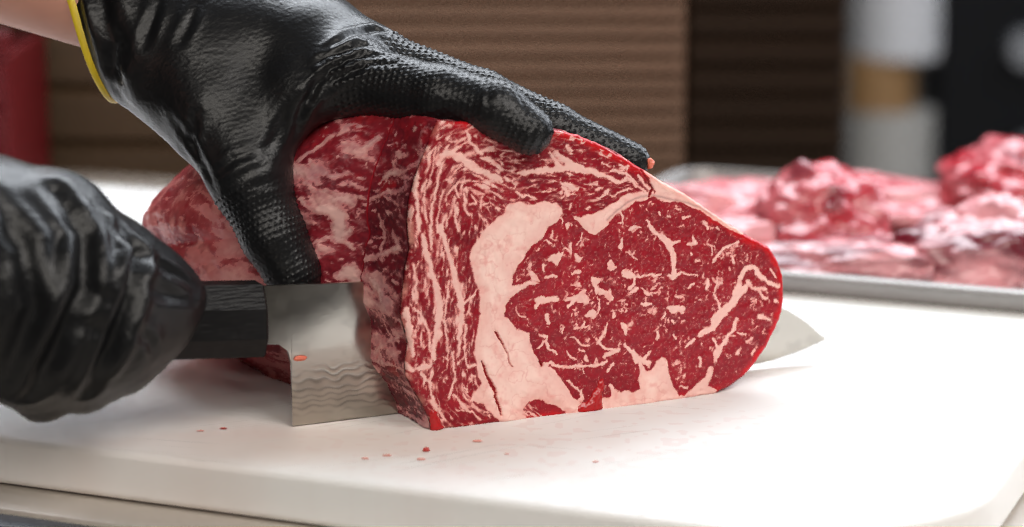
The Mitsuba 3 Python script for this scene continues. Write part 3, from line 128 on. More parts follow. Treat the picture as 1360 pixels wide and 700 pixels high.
RIGHT_CREASES = [[[-188.4,859.6,111.9,3.0,3.6],[-184.2,857.4,106.0,3.0,3.6],[-180.2,855.9,100.0,3.0,3.6],[-176.2,854.8,93.9,3.0,3.6],[-175.1,852.2,87.0,3.0,3.6],[-174.1,850.7,79.9,3.0,3.6],[-173.5,850.5,72.5,3.0,3.6],[-177.0,850.6,64.0,3.0,3.6],[-180.8,852.3,55.2,3.0,3.6],[-185.1,855.9,45.7,3.0,3.6]],[[-169.2,876.8,110.9,4.0,3.4],[-165.1,873.6,106.3,4.0,3.4],[-161.2,871.1,101.5,4.0,3.4],[-157.3,869.4,96.5,4.0,3.4],[-156.8,865.1,90.8,4.0,3.4],[-156.5,861.9,84.9,4.0,3.4],[-156.4,860.0,78.8,4.0,3.4],[-159.8,856.9,71.0,4.0,3.4],[-163.6,855.8,62.8,4.0,3.4],[-167.7,856.5,54.1,4.0,3.4],[-171.1,857.7,48.6,4.0,3.4],[-174.7,859.9,42.8,4.0,3.4],[-178.5,862.9,36.7,4.0,3.4]],[[-146.1,882.2,95.1,4.4,3.0],[-143.7,881.6,92.5,4.4,3.0],[-141.3,881.4,89.7,4.4,3.0],[-139.0,881.7,86.9,4.4,3.0],[-139.2,874.7,82.6,4.4,3.0],[-139.9,870.7,77.8,4.4,3.0],[-140.9,869.0,72.5,4.4,3.0],[-143.4,866.8,66.3,4.4,3.0],[-146.0,865.8,59.9,4.4,3.0],[-148.8,865.8,53.2,4.4,3.0],[-151.9,866.1,47.7,4.4,3.0],[-155.2,867.7,41.8,4.4,3.0],[-159.1,873.0,34.8,4.4,3.0]],[[-136.7,884.4,84.3,1.6,2.2],[-134.1,887.2,81.8,1.6,2.2],[-131.6,889.7,79.3,1.6,2.2],[-128.9,891.8,77.0,1.6,2.2],[-126.0,894.1,74.3,1.6,2.2],[-123.3,897.1,71.5,1.6,2.2],[-120.6,900.9,68.5,1.6,2.2]],[[-137.6,874.1,76.2,1.6,2.4],[-135.1,878.0,74.1,1.6,2.4],[-132.5,881.8,72.0,1.6,2.4],[-129.9,885.2,70.0,1.6,2.4],[-127.1,888.4,68.9,1.6,2.4],[-124.4,891.9,67.8,1.6,2.4],[-121.8,896.6,66.5,1.6,2.4]],[[-139.8,869.9,59.4,1.2,2],[-138.2,871.5,57.5,1.2,2],[-136.7,873.2,55.7,1.2,2],[-135.3,875.9,53.6,1.2,2],[-134.9,877.0,51.9,1.2,2],[-134.7,878.7,50.0,1.2,2],[-134.5,880.9,48.0,1.2,2]],[[-154.1,877.3,100.7,1.5,3],[-152.1,877.0,98.3,1.5,3],[-150.0,876.3,96.1,1.5,3],[-147.9,875.7,93.8,1.5,3],[-147.4,873.4,92.0,1.5,3],[-147.0,871.2,90.0,1.5,3],[-146.6,869.4,88.0,1.5,3]],[[-163.1,867.9,99.6,1.4,3],[-164.4,864.9,97.4,1.4,3],[-165.8,861.9,95.2,1.4,3],[-167.2,859.2,93.0,1.4,3],[-167.1,856.9,89.7,1.4,3],[-167.1,855.2,86.4,1.4,3],[-167.2,853.8,82.9,1.4,3]],[[-181.1,863.5,108.9,1.4,4],[-181.2,858.4,104.3,1.4,4],[-181.5,854.6,99.5,1.4,4],[-182.1,851.7,94.5,1.4,4],[-182.8,850.0,90.3,1.4,4],[-183.6,848.4,86.0,1.4,4],[-184.5,847.5,81.5,1.4,4]],[[-146.8,864.2,72.1,1.0,2.2],[-148.5,863.3,73.1,1.0,2.2],[-150.2,862.5,74.1,1.0,2.2],[-151.8,861.7,75.0,1.0,2.2],[-152.9,861.3,74.5,1.0,2.2],[-153.9,860.9,74.0,1.0,2.2],[-155.0,860.4,73.6,1.0,2.2]],[[-149.9,863.9,60.8,1.0,2.2],[-152.3,862.7,61.9,1.0,2.2],[-154.6,861.3,63.0,1.0,2.2],[-156.9,859.7,64.1,1.0,2.2],[-158.1,859.0,63.5,1.0,2.2],[-159.2,858.2,62.9,1.0,2.2],[-160.4,857.7,62.3,1.0,2.2]]]
def sd_poly(P, x, y):
    """signed distance to a closed polygon, positive inside"""
    P = np.asarray(P, float)[:, :2]
    d = np.full(x.shape, 1e9); ins = np.zeros(x.shape, bool)
    for (ax, ay), (bx, by) in zip(P, np.roll(P, -1, 0)):
        ex, ey = bx - ax, by - ay
        t = np.clip(((x - ax) * ex + (y - ay) * ey) / (ex * ex + ey * ey + 1e-12), 0, 1)
        d = np.minimum(d, (x - ax - t * ex) ** 2 + (y - ay - t * ey) ** 2)
        ins ^= ((ay > y) != (by > y)) & (x < ex * (y - ay) / (by - ay + 1e-12) + ax)
    return np.where(ins, 1, -1) * np.sqrt(d)
def strokes(L, x, y, far=-2.0):
    """half width minus distance to the nearest tapered stroke"""
    out = np.full(x.shape, far)
    for s in L:
        s = np.asarray(s, float)
        for a, b in zip(s[:-1], s[1:]):
            r = max(a[2], b[2]) - far
            m = (x > min(a[0], b[0]) - r) & (x < max(a[0], b[0]) + r) & (y > min(a[1], b[1]) - r) & (y < max(a[1], b[1]) + r)
            e = b[:2] - a[:2]
            t = np.clip(((x[m] - a[0]) * e[0] + (y[m] - a[1]) * e[1]) / (e @ e + 1e-9), 0, 1)
            out[m] = np.maximum(out[m], a[2] + t * (b[2] - a[2]) - np.hypot(x[m] - a[0] - t * e[0], y[m] - a[1] - t * e[1]))
    return out
def nz(x, y, f, seed=0, o=2):
    return mk.fbm(np.stack([x * f, y * f, np.full(x.shape, seed * 7.31)], -1), o, seed) * 2 - 1
def streaks(x, y, ang, h, n, f, seed):
    """noise averaged along the fibre direction (line integral convolution) on the grid of step h"""
    from scipy.ndimage import map_coordinates
    base = nz(x, y, f, seed, 2)
    c, s = np.cos(ang), np.sin(ang)
    acc = base.copy(); wsum = 1.0
    gi, gj = np.meshgrid(np.arange(x.shape[0]) * 1.0, np.arange(x.shape[1]) * 1.0, indexing='ij')
    for sg in (1, -1):
        i, j = gi.copy(), gj.copy()
        for k in range(n):
            cc = map_coordinates(c, [i, j], order=1, mode='nearest'); ss = map_coordinates(s, [i, j], order=1, mode='nearest')
            j = j + sg * cc * 1.5; i = i + sg * ss * 1.5
            w = 1 - (k + 1) / (n + 1)
            acc += w * map_coordinates(base, [i, j], order=1, mode='nearest'); wsum += w
    acc /= wsum
    return acc / acc.std()
def sm(a, b, x):
    t = np.clip((x - a) / (b - a), 0, 1); return t * t * (3 - 2 * t)
def face_fields(h=0.27):
    u, v = np.meshgrid(np.arange(-16, 170, h), np.arange(-4, 131, h))
    # outline with a slightly ragged cut edge
    wu = u + .9 * nz(u, v, .28, 1) + .5 * nz(u, v, .9, 2) + .2 * nz(u, v, 2.5, 15); wv = v + .9 * nz(u, v, .28, 3) + .5 * nz(u, v, .9, 4) + .2 * nz(u, v, 2.5, 16)
    out = sd_poly(OUTLINE, u + .35 * nz(u, v, .5, 5), v + .35 * nz(u, v, .5, 6))
    ju, jv = u + 1.0 * nz(u, v, .45, 7) + .5 * nz(u, v, 1.5, 8, 3) + .22 * nz(u, v, 3.6, 18, 1), v + 1.0 * nz(u, v, .45, 9) + .5 * nz(u, v, 1.5, 10, 3) + .22 * nz(u, v, 3.6, 19, 1)
    seam = sd_poly(SEAM, wu, wv)
    lean = np.maximum(np.maximum(sd_poly(ISLAND, wu, wv), sd_poly(ISO2, wu, wv)), sd_poly(ISO3, wu, wv))
    wedge, capf = sd_poly(WEDGE, wu, wv), sd_poly(CAPFAT, wu, wv)
    # which side of the seam: eye muscle (right) or cap (left and top)
    A = np.array(FLOW, float)
    w = 1 / ((u[..., None] - A[:, 0]) ** 2 + (v[..., None] - A[:, 1]) ** 2 + 60) ** 1.5
    th = np.radians(A[:, 2]); ang = .5 * np.arctan2((w * np.sin(2 * th)).sum(-1), (w * np.cos(2 * th)).sum(-1))
    EYE = [[48, 82], [72, 85.5], [84, 82], [97, 91], [110, 90], [128, 84], [146, 78], [175, 60], [175, -10], [56, -10], [30, 30], [28, 45]]
    eye = sd_poly(EYE, wu, wv)
    # cap: streaky fat along the fibres, with small webs between
    s1 = streaks(ju, jv, ang, h, 9, .5, 21); s2 = streaks(ju, jv, ang, h, 5, 1.05, 22); s3 = streaks(ju, jv, ang, h, 7, .7, 23)
    patch = nz(u, v, .07, 24, 2) * 2.2
    web = nz(ju, jv, .75, 25, 3) * 2.4
    cap = np.maximum.reduce([s1 * .8 + .4 * s2 + .3 * web - 1.55 + .35 * patch, .1 - np.abs(s3 + .4 * web) * 2.2 + .4 * patch + .5 * s2, s2 * .75 + .4 * web - 1.55 + .4 * patch]) * .5
    # eye: broken flecks and fine branching threads
    n1, n2, n3 = nz(ju, jv, .24, 31, 3) * 2.6, nz(ju, jv, .5, 32, 3) * 2.6, nz(ju, jv, 1.1, 33, 2) * 2.6
    bk = nz(u, v, .2, 34, 2) * 2.2
    ridge = .18 - np.abs(nz(ju, jv, .3, 35, 2)) * 3.0 + .5 * bk - .14
    ridge2 = .12 - np.abs(nz(ju, jv, .6, 36, 2)) * 2.4 + .45 * n1 - .1
    dens = nz(u, v, .045, 37, 1) * .5
    ey = np.maximum.reduce([n1 * .55 + n2 * .7 - 1.25 + dens * .6, ridge + .25 * n3 - .30 + dens * .5, ridge2 + .25 * n3 - .30 + dens * .5, n2 * .3 + n3 * .8 - 1.45 + .3 * dens]) * .55
    ey -= .25 * sm(6, 0, out)
    marb = np.where(eye > 0, ey, cap)
    nearfat = np.maximum(np.maximum(seam, wedge), capf)
    marb -= .5 * sm(-1.6, -.2, nearfat) * (eye > 0)
    v1 = strokes(VEINS, ju + .25 * nz(u, v, 1.6, 11), jv + .25 * nz(u, v, 1.6, 12))
    fat = np.maximum.reduce([marb, v1, np.minimum(seam, -lean), wedge, capf])
    fat = np.where(lean > 0, np.minimum(fat, np.maximum(np.maximum(marb, v1), -lean * .8)), fat)
    # blood red film right at the top edge stays lean
    return dict(u=u, v=v, out=out, fat=fat, seam=np.maximum.reduce([np.minimum(seam, -lean), wedge, capf]), eye=eye, s1=s1, s2=s2, ang=ang, n1=n1, n3=n3, tag=sd_poly(REDTAG, ju, jv), crack=strokes(CRACKS, wu, wv, -3.0), film=strokes(MEMBRANE, u + .3 * nz(u, v, .4, 13), v + .3 * nz(u, v, .4, 14), -3.0))
# ---- setting: counter, cutting board, cupboards behind ---------------------------------------------
E1, E2 = np.array([math.cos(math.radians(-22.4)), math.sin(math.radians(-22.4))]), np.array([math.sin(math.radians(22.4)), math.cos(math.radians(22.4))])
def slab(poly, z0, z1, r, n=5):
    """a plate with rounded top and bottom edges from a 2-D outline"""
    from shapely.geometry import Polygon
    P = Polygon(poly); rings = []
    prof = [(0 + r * (1 - math.sin(a)), r * (1 - math.cos(a))) for a in np.linspace(0, np.pi / 2, n)]   # (inset, drop)
    levels = [(i, z1 - d) for i, d in prof] + [(i, z0 + d) for i, d in prof[::-1]]
    c = np.asarray(P.exterior.coords)[:-1]
    if P.exterior.is_ccw is False: c = c[::-1]
    t = np.roll(c, -1, 0) - np.roll(c, 1, 0); t /= np.linalg.norm(t, axis=1, keepdims=True); nrm = np.c_[t[:, 1], -t[:, 0]]
    V = np.vstack([np.c_[c - nrm * i, np.full(len(c), z)] for i, z in levels]); m = len(c)
    F = grid_faces(len(levels), m, True)[:, ::-1]; k = np.arange(1, m - 1); b = (len(levels) - 1) * m
    F = np.vstack([F, np.c_[k * 0, k, k + 1], np.c_[k * 0 + b, k + 1 + b, k + b]])
    return trimesh.Trimesh(V, F, process=False)
def rrect(a0, a1, b0, b1, r, n=14):
    out = []
    for cx, cy, s in ((a1 - r, b1 - r, 0), (a0 + r, b1 - r, 1), (a0 + r, b0 + r, 2), (a1 - r, b0 + r, 3)):
        for q in np.linspace(0, np.pi / 2, n): w = q + s * np.pi / 2; out.append((cx + r * math.cos(w)) * E1 + (cy + r * math.sin(w)) * E2)
    return np.array(out)
def scars(x, y):
    out = 0.
    for k, (a, w) in enumerate(((.42, 900.), (.62, 1100.), (-.25, 1000.))):
        p, q = x * math.cos(a) + y * math.sin(a), -x * math.sin(a) + y * math.cos(a)
        out = out + mikit.smoothstep(.86, .92, mikit.noise(q * w, p * 14 + 31. * k, 2. * k)) * mikit.smoothstep(.5, .65, mikit.noise(q * 40, p * 17, 5. + k))
    return dr.minimum(out, 1)
def board_color(p, n, uv):
    x, y = p.x, p.y
    d = dr.sqrt(dr.square((x + .075) / .10) + dr.square((y - .93) / .035))
    s = mikit.smoothstep(1.6, .2, d + .9 * (mikit.fbm(x * 25, y * 40, 3.0) - .5)) * .5
    s2 = mikit.smoothstep(.5, .85, mikit.fbm(x * 28, y * 34, 9.0)) * mikit.smoothstep(.3, .05, dr.sqrt(dr.square(x + .02) + dr.square(y - .97))) * .10
    s3 = mikit.smoothstep(.70, .78, mikit.noise(x * 260, y * 260, 4.0)) * mikit.smoothstep(.16, .03, dr.sqrt(dr.square(x - .02) + dr.square((y - .94) * 1.6))) * .12
    c = mikit.mix((.80, .79, .77), (.62, .45, .38), s)
    c = mikit.mix(c, (.70, .38, .34), s2)
    c = mikit.mix(c, (.60, .25, .22), s3)
    return mikit.mix(c, (.50, .46, .43), .25 * scars(x, y) * mikit.smoothstep(-.0008, -.0002, p.z))
def board_bump(p, n, uv):
    a, b = (p.x * .92 - p.y * .39) * 2 * math.pi / .0019, (p.x * .39 + p.y * .92) * 2 * math.pi / .0019
    top = mikit.smoothstep(-.0006, -.0002, p.z)
    return top * (dr.sin(a) * dr.sin(b) * .5 + .8 * (mikit.noise(p.x * 900, p.y * 900) - .5) - 1.2 * scars(p.x, p.y))
principled('board_plastic', mikit.proc(board_color), .38, specular=.45, bump=(board_bump, .00042, .0002))
put('cutting_board', slab(rrect(-1.05, -.1614, .7858, 1.299, .085), -.0205, 0, .0035), 'board_plastic', 40)
thing('cutting_board', 'thick white plastic cutting board with rounded corner, stained faintly pink under the beef', 'cutting board')
principled('counter_top', mikit.proc(lambda p, n, uv: mikit.mix((.46, .41, .36), (.36, .32, .28), mikit.fbm(p.x * 14, p.y * 14, 1.0))), .42)
principled('dark_edge', (.012, .016, .026), .3)
def bar(a0, a1, b0, b1, z0, z1, r=.002): return slab(rrect(a0, a1, b0, b1, .004, 3), z0, z1, r, 3)
put('countertop', bar(-1.4, .9, .763, 1.445, -.034, -.0215), 'counter_top', 40, kind='structure')
put('countertop__edge_strip', bar(-1.4, .9, .747, .7625, -.034, -.0225, .003), 'dark_edge', 40, label='dark blue front edge of the counter')
put('countertop__apron', bar(-1.4, .9, .752, .775, -.5, -.0345), 'dark_edge', 40)

principled('floor_tile', mikit.proc(lambda p, n, uv: mikit.mix((.55, .50, .44), (.46, .42, .37), mikit.fbm(p.x * 5, p.y * 5, 2.0))), .4)
put('floor', slab(np.array([[-5, -4], [5, -4], [5, 5], [-5, 5.]]), -.93, -.9, .001, 2), 'floor_tile', False, kind='structure')

def wood(c1, c2, fx=6, seed=0.): return mikit.proc(lambda p, n, uv: mikit.mix(c1, c2, mikit.fbm(p.x * fx, p.y * 30, p.z * 260 + seed, 3)))
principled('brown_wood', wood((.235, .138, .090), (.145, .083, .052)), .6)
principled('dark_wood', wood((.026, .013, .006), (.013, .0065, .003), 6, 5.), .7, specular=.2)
principled('olive_wood', wood((.075, .040, .014), (.045, .024, .009), 6, 9.), .6)
def box(x0, x1, y0, y1, z0, z1, r=.0015):
    b = rounded_box(x1 - x0, y1 - y0, z1 - z0, r); b.apply_translation([(x0 + x1) / 2, (y0 + y1) / 2, (z0 + z1) / 2]); return b
def slatted(key, x0, x1, y, mat, pitch, gap, z0=-.36, z1=.3, depth=.4):
    put(key + '__carcass', box(x0, x1, y + .012, y + depth, z0, z1), mat, False)
    n = int((z1 - z0) / pitch)
    for i in range(n):
        put(key + '__slat' + (f'_{i:03d}' if i else ''), box(x0 + .001, x1 - .001, y, y + .0105, z0 + i * pitch, z0 + (i + 1) * pitch - gap, .0025), mat, 30)
slatted('slatted_cabinet', -.2235, .1237, 1.70, 'brown_wood', .0131, .0034)
thing('slatted_cabinet', 'brown wooden cabinet front of narrow horizontal slats behind the hands', 'cabinet')
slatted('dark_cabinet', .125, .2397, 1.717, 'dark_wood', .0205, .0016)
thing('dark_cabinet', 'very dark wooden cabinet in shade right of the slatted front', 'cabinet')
slatted('wooden_drawer_unit', -.62, -.2247, 1.685, 'olive_wood', .040, .003)
thing('wooden_drawer_unit', 'olive brown drawer unit of broad boards behind the bare forearm', 'drawer unit')
# red crate
principled('red_plastic', (.095, .002, .004), .5, specular=.3)
principled('grey_plastic', (.20, .19, .20), .5)
def crate():
    k = 'red_crate'; x0, x1, y0, y1, z0, z1 = -.60, -.322, 1.525, 1.66, -.0212, .092
    put(k + '__front_wall', box(x0, x1, y0, y0 + .006, z0, z1 - .045), 'red_plastic', 30)
    put(k + '__side_wall', box(x1 - .006, x1, y0 + .0065, y1, z0, z1 - .012), 'red_plastic', 30)
    put(k + '__back_wall', box(x0, x1 - .0065, y1 - .006, y1, z0, z1 - .012), 'red_plastic', 30)
    put(k + '__bottom', box(x0 + .001, x1 - .0065, y0 + .0065, y1 - .0065, z0 + .001, z0 + .006), 'red_plastic', 30)
    put(k + '__rim', box(x0 - .004, x1 + .004, y0 - .006, y0 + .004, z1 - .012, z1 + .006, .003), 'red_plastic', 30)
    for i, x in enumerate((x1 - .012, x1 - .11, x1 - .21)):
        put(k + '__post' + (f'_{i:03d}' if i else ''), box(x, x + .011, y0 + .0005, y0 + .0055, z1 - .0445, z1 - .0125), 'red_plastic', 30)
    thing(k, 'red plastic crate with an open grip slot at the left edge', 'crate')
    put('grey_bundle', trimesh.creation.icosphere(3, 1.0).apply_transform(np.diag([.10, .048, .036, 1])).apply_translation([-.43, 1.592, .043]), 'grey_plastic', True)
    thing('grey_bundle', 'dull grey bundle lying inside the red crate', 'bundle')
    principled('pale_wrap', (.62, .40, .36), .5)
    m = trimesh.creation.icosphere(4, 1.0); m.vertices *= 1 + .18 * n3(m.vertices, 2.2, 3)[:, None]
    m.apply_transform(np.diag([.036, .03, .020, 1])); m.apply_translation([-.335, 1.475, -.004]); put('pale_cloth', m, 'pale_wrap', True)
    thing('pale_cloth', 'pale pinkish folded cloth on the counter before the red crate', 'cloth')
crate()
# right background: bottle, grey panel, black appliance
principled('white_plastic', (.55, .55, .57), .4); principled('tan_contents', (.26, .145, .06), .45); principled('grey_paint', (.23, .225, .22), .5)
def lathe(prof, cx, cy, n=40):
    m = trimesh.creation.revolve(np.array(prof), sections=n); m.apply_translation([cx, cy, 0]); return m
bx, by = .542, 3.40
principled('bottle_grey', (.36, .35, .33), .35)
put('sauce_bottle__base', lathe([(0, -.70), (.057, -.70), (.060, -.695), (.060, -.228), (0, -.228)], bx, by), 'bottle_grey', 40)
put('sauce_bottle__band', lathe([(0, -.2275), (.047, -.2275), (.047, -.153), (0, -.153)], bx - .018, by), 'tan_contents', 40)
put('sauce_bottle__top', lathe([(0, -.1525), (.057, -.1525), (.059, -.145), (.059, .0), (.03, .03), (0, .035)], bx + .004, by), 'white_plastic', 40)
thing('sauce_bottle', 'tall white and grey bottle with a tan band, blurred beside the black appliance', 'bottle')
put('grey_board', box(.45, .66, 3.70, 3.72, -.9, .3), 'grey_paint', 30); thing('grey_board', 'plain grey upright board behind the white bottle', 'board')
principled('black_enamel', (.003, .0035, .005), .5, specular=.2); principled('steel_knob', (.26, .27, .29), .4, metallic=.4)
put('black_appliance__body', box(.607, 1.3, 3.42, 3.56, -.9, .3, .004), 'black_enamel', 30)
for i, (x, z) in enumerate(((.730, -.141), (.745, -.295))):
    m = trimesh.creation.cylinder(.027, .035, sections=28, transform=trimesh.transformations.rotation_matrix(np.pi / 2, [1, 0, 0])); m.apply_translation([x, 3.40, z])
    put('black_appliance__knob' + (f'_{i:03d}' if i else ''), m, 'steel_knob', 40)
thing('black_appliance', 'black kitchen appliance with round steel knobs at the right edge', 'appliance')
# ---- the slice and the roast ------------------------------------------------------------------------
LEAN, LEAN_DARK, LEAN_RED = np.array(rgb8(154, 26, 38)), np.array(rgb8(112, 18, 29)), np.array(rgb8(198, 16, 24))
FATC, FAT_PINK, FAT_WHITE = np.array(rgb8(232, 178, 168)), np.array(rgb8(222, 142, 134)), np.array(rgb8(242, 205, 194))
def meat_bump(p, n, uv): return mikit.fbm(p.x * 900, p.y * 900, p.z * 900, 2) + .6 * mikit.fbm(p.x * 260, p.y * 260, p.z * 260, 2)
principled('lean_meat', VC, .34, specular=.28, bump=(meat_bump, .00022, .0003))
principled('beef_fat', VC, .38, specular=.36, bump=(meat_bump, .00022, .0003))
def W(u, t, z): return A0 + (u[..., None] * EU + t[..., None] * EB + z[..., None] * EZ) / 1000
def build_face():
    f = face_fields(.27); u, v, out, fat, seam, eye = (f[k] for k in ('u', 'v', 'out', 'fat', 'seam', 'eye'))
    crack = sm(-.45, .35, f['crack']); fat = np.where(f['crack'] > -.12, -.3, fat)
    p3 = np.stack([u, v, 0 * u], -1)
    ins = np.clip(2.2 - out, 0, 2.2); edge = 2.2 - np.sqrt(np.maximum(2.2 ** 2 - ins ** 2, 0))
    t = edge + .55 * n3(p3, .06, 41, 2) + .25 * n3(p3, .3, 42, 2) - .14 * sm(-.8, 1.2, fat) + 1.2 * crack - .35 * sm(0, 6, seam) + .10 * np.clip(f['s1'], -2, 2) * (eye < 0)
    t -= .45 * np.abs(n3(p3, .12, 43, 3)) * sm(0, 3, seam)
    g1, g2, g3 = n3(p3, .09, 44), n3(p3, .8, 45, 3), n3(p3, .25, 46)
    rim = sm(4.6, .8, out + 1.8 * g3) * np.clip(.25 + 1.2 * sm(.1, .5, n3(p3, .05, 47, 2) + .35 * sm(20, 60, v) + .45 * (u > 110) + .3 * (v > 100) - .9 * sm(14, -4, u)), 0, 1)
    lean = ramp(LEAN, LEAN_DARK, np.clip(.30 + .5 * g1 + .35 * g2 + .22 * (eye < 0), 0, 1))
    lean = ramp(lean, FAT_PINK, np.where(eye > 0, .28 * sm(-.2, .03, fat), .5 * sm(-.42, .03, fat)) )
    lean = ramp(lean, FATC, .22 * sm(.45, .6, n3(p3, 1.7, 49, 2)) * (eye > 0) + .25 * sm(.35, .6, n3(p3, 1.1, 50, 3)) * (eye < 0)); rim = rim * sm(-2, 22, u); lip = sm(2.6, .6, out) * sm(12, -2, u) * sm(-.05, .3, n3(p3, .11, 86, 2)); lean = ramp(lean, rgb8(222, 150, 136), .75 * lip); lean = ramp(lean, LEAN_RED, .9 * rim); lean = ramp(lean, (.26, .008, .012), crack)
    fatc = ramp(FATC, FAT_WHITE, np.clip(.25 + .9 * sm(.5, 6, seam) * (.75 + .9 * g1), 0, 1)); fatc = ramp(fatc, FAT_PINK, np.clip(.6 * sm(.5, .0, fat) + .45 * sm(.1, .7, g3) + .25 * g2, 0, .9))
    top = sm(3.5, 0, out) * (u > 70) * (v > 60); fatc = ramp(fatc, rgb8(240, 150, 130), .5 * top)
    thin = sm(.5, -.1, np.abs(n3(p3, .16, 48, 3)) * 9) * sm(1, 4, seam); fatc = ramp(fatc, rgb8(214, 128, 120), .45 * thin); t += .12 * thin
    fatc = ramp(fatc, rgb8(192, 82, 84), .5 * sm(.22, -.02, fat)); fatc = ramp(fatc, rgb8(132, 66, 70), .42 * sm(-.7, .3, f['film']))
    V = W(u, t, v).reshape(-1, 3); F = grid_faces(*u.shape)
    at = [x.reshape(len(V), -1) if x.ndim == 3 else x.ravel() for x in (lean, fatc, fat, seam, eye, f['tag'], out)]
    V, at, F, _ = clip(V, F, at, at[6])
    return V, F, at
FV, FF, FAT_ATTR = build_face()
lean_c, fat_c, fatf, seamf, eyef, tagf, _o = FAT_ATTR
V2, a2, Ffat, Flean = clip(FV, FF, [lean_c, fat_c, seamf, eyef], fatf)
def sub(key, F, col, bsdf, **k):
    v, f, c = compact(V2, F, col); put(key, (v, f), bsdf, True, np.clip(c, 0, 1), **k)
ctr = lambda F, a: a[F].mean(1)
S = 'steak_slice'
e = ctr(Flean, a2[3]) > 0
sub(S + '__eye_muscle', Flean[e], a2[0], 'lean_meat', label='large finely marbled round eye of the slice')
sub(S + '__cap_muscle', Flean[~e], a2[0], 'lean_meat', label='streaky darker cap muscle along the left and top of the slice')
sf = ctr(Ffat, a2[2]) > 0; e = ctr(Ffat, a2[3]) > 0
sub(S + '__fat_seam', Ffat[sf], a2[1], 'beef_fat', label='broad pale seam of fat with dark cracks')
sub(S + '__eye_muscle__marbling', Ffat[~sf & e], a2[1], 'beef_fat', kind='stuff')
sub(S + '__cap_muscle__marbling', Ffat[~sf & ~e], a2[1], 'beef_fat', kind='stuff')
thing(S, 'thick marbled ribeye slice with broad fat seam, standing in front of the blade', 'steak')

def resample(P, n):
    P = np.asarray(P, float)[:, :2]; P = np.vstack([P, P[:1]]); d = np.r_[0, np.cumsum(np.hypot(*np.diff(P, axis=0).T))]; s = np.linspace(0, d[-1], n, endpoint=False)
    P = np.c_[np.interp(s, d, P[:, 0]), np.interp(s, d, P[:, 1])]
    return np.c_[gaussian_filter(P[:, 0], 2.0, mode='wrap'), gaussian_filter(P[:, 1], 2.0, mode='wrap')]
TT = np.array([0, 29, 38, 48, 58, 80, 110, 140, 165, 200.])
LEFTX = np.interp(np.arange(201), TT, [0, 4, 12, 23, 30, 48, 62, 66, 62, 40]); LEFTX = gaussian_filter(LEFTX, 4)
TOPK = np.interp(np.arange(201), TT, [1, .995, .995, .99, .97, .91, .83, .76, .70, .5]); TOPK = gaussian_filter(TOPK, 5)
RGTK = np.interp(np.arange(201), TT, [1, .985, .98, .97, .96, .93, .9, .85, .75, .45])
def loft(t0, t1, n, dt, base, flat_bottom=True):
    t = np.arange(t0, t1 + 1e-6, dt); P = resample(base, n); u0, v0 = P[:, 0], P[:, 1]
    u, tt = np.meshgrid(u0, t); v = np.meshgrid(v0, t)[0]
    wl = np.clip((75 - u) / 85, 0, 1) ** 1.3; prof = .58 + .42 * sm(0, 55, v)
    L = np.interp(t, np.arange(201), LEFTX)[:, None]; K = np.interp(t, np.arange(201), TOPK)[:, None]; R = np.interp(t, np.arange(201), RGTK)[:, None]
    u2 = np.where(u > 30, 30 + (u - 30) * R, u) - L * wl * prof; v2 = v * K
    p3 = np.stack([u2, tt, v2], -1)
    a = np.linspace(0, 2 * np.pi, n, endpoint=False)
    nu, nv = np.gradient(v2, axis=1), -np.gradient(u2, axis=1); nl = np.hypot(nu, nv) + 1e-9
    d = (1.3 * n3(p3, .045, 51, 2) + .9 * n3(p3, .14, 52, 2) + .35 * n3(p3, .5, 53, 2)) * sm(0, 4, tt - t0 + (3 if t0 > 5 else .0))
    u2, v2 = u2 + d * nu / nl, np.maximum(v2 + d * nv / nl, np.maximum(.3, 0))
    return u2, tt, v2, p3
def loft_field(p3, strokes_tz):
    u, t, z = p3[..., 0], p3[..., 1], p3[..., 2]
    w = p3 + 2.5 * np.stack([n3(p3, .09, 61), n3(p3, .09, 62), n3(p3, .09, 63)], -1) + .8 * np.stack([n3(p3, .5, 64), n3(p3, .5, 65), n3(p3, .5, 66)], -1)
    w = w + .55 * np.stack([n3(p3, 1.4, 77, 1), n3(p3, 1.4, 78, 1), n3(p3, 1.4, 79, 1)], -1)
    q = w * np.array([.05, .05, .10])
    f = n3(q, 1.0, 67, 3) * 2.4 - .55 + .9 * n3(p3, .02, 70, 1)
    f = np.maximum(f, .0 - np.abs(n3(w * np.array([.07, .07, .16]), 1., 68, 2)) * 3.0 + .9 * n3(p3, .05, 69, 2))
    f = np.maximum(f, n3(w * np.array([1, 1, 1.5]), .33, 71, 3) * 2.3 - .72)
    f = f + .35 * n3(w, .8, 80, 2)
    left = sm(35, 10, u) 
    s = strokes(strokes_tz, w[..., 1].copy(), w[..., 2].copy(), -3.0)
    s = s + .9 * n3(w, .55, 85, 3)
    return np.where(left > .5, np.maximum(f * 1.5 - .2, s), f * 1.5) * 1.2
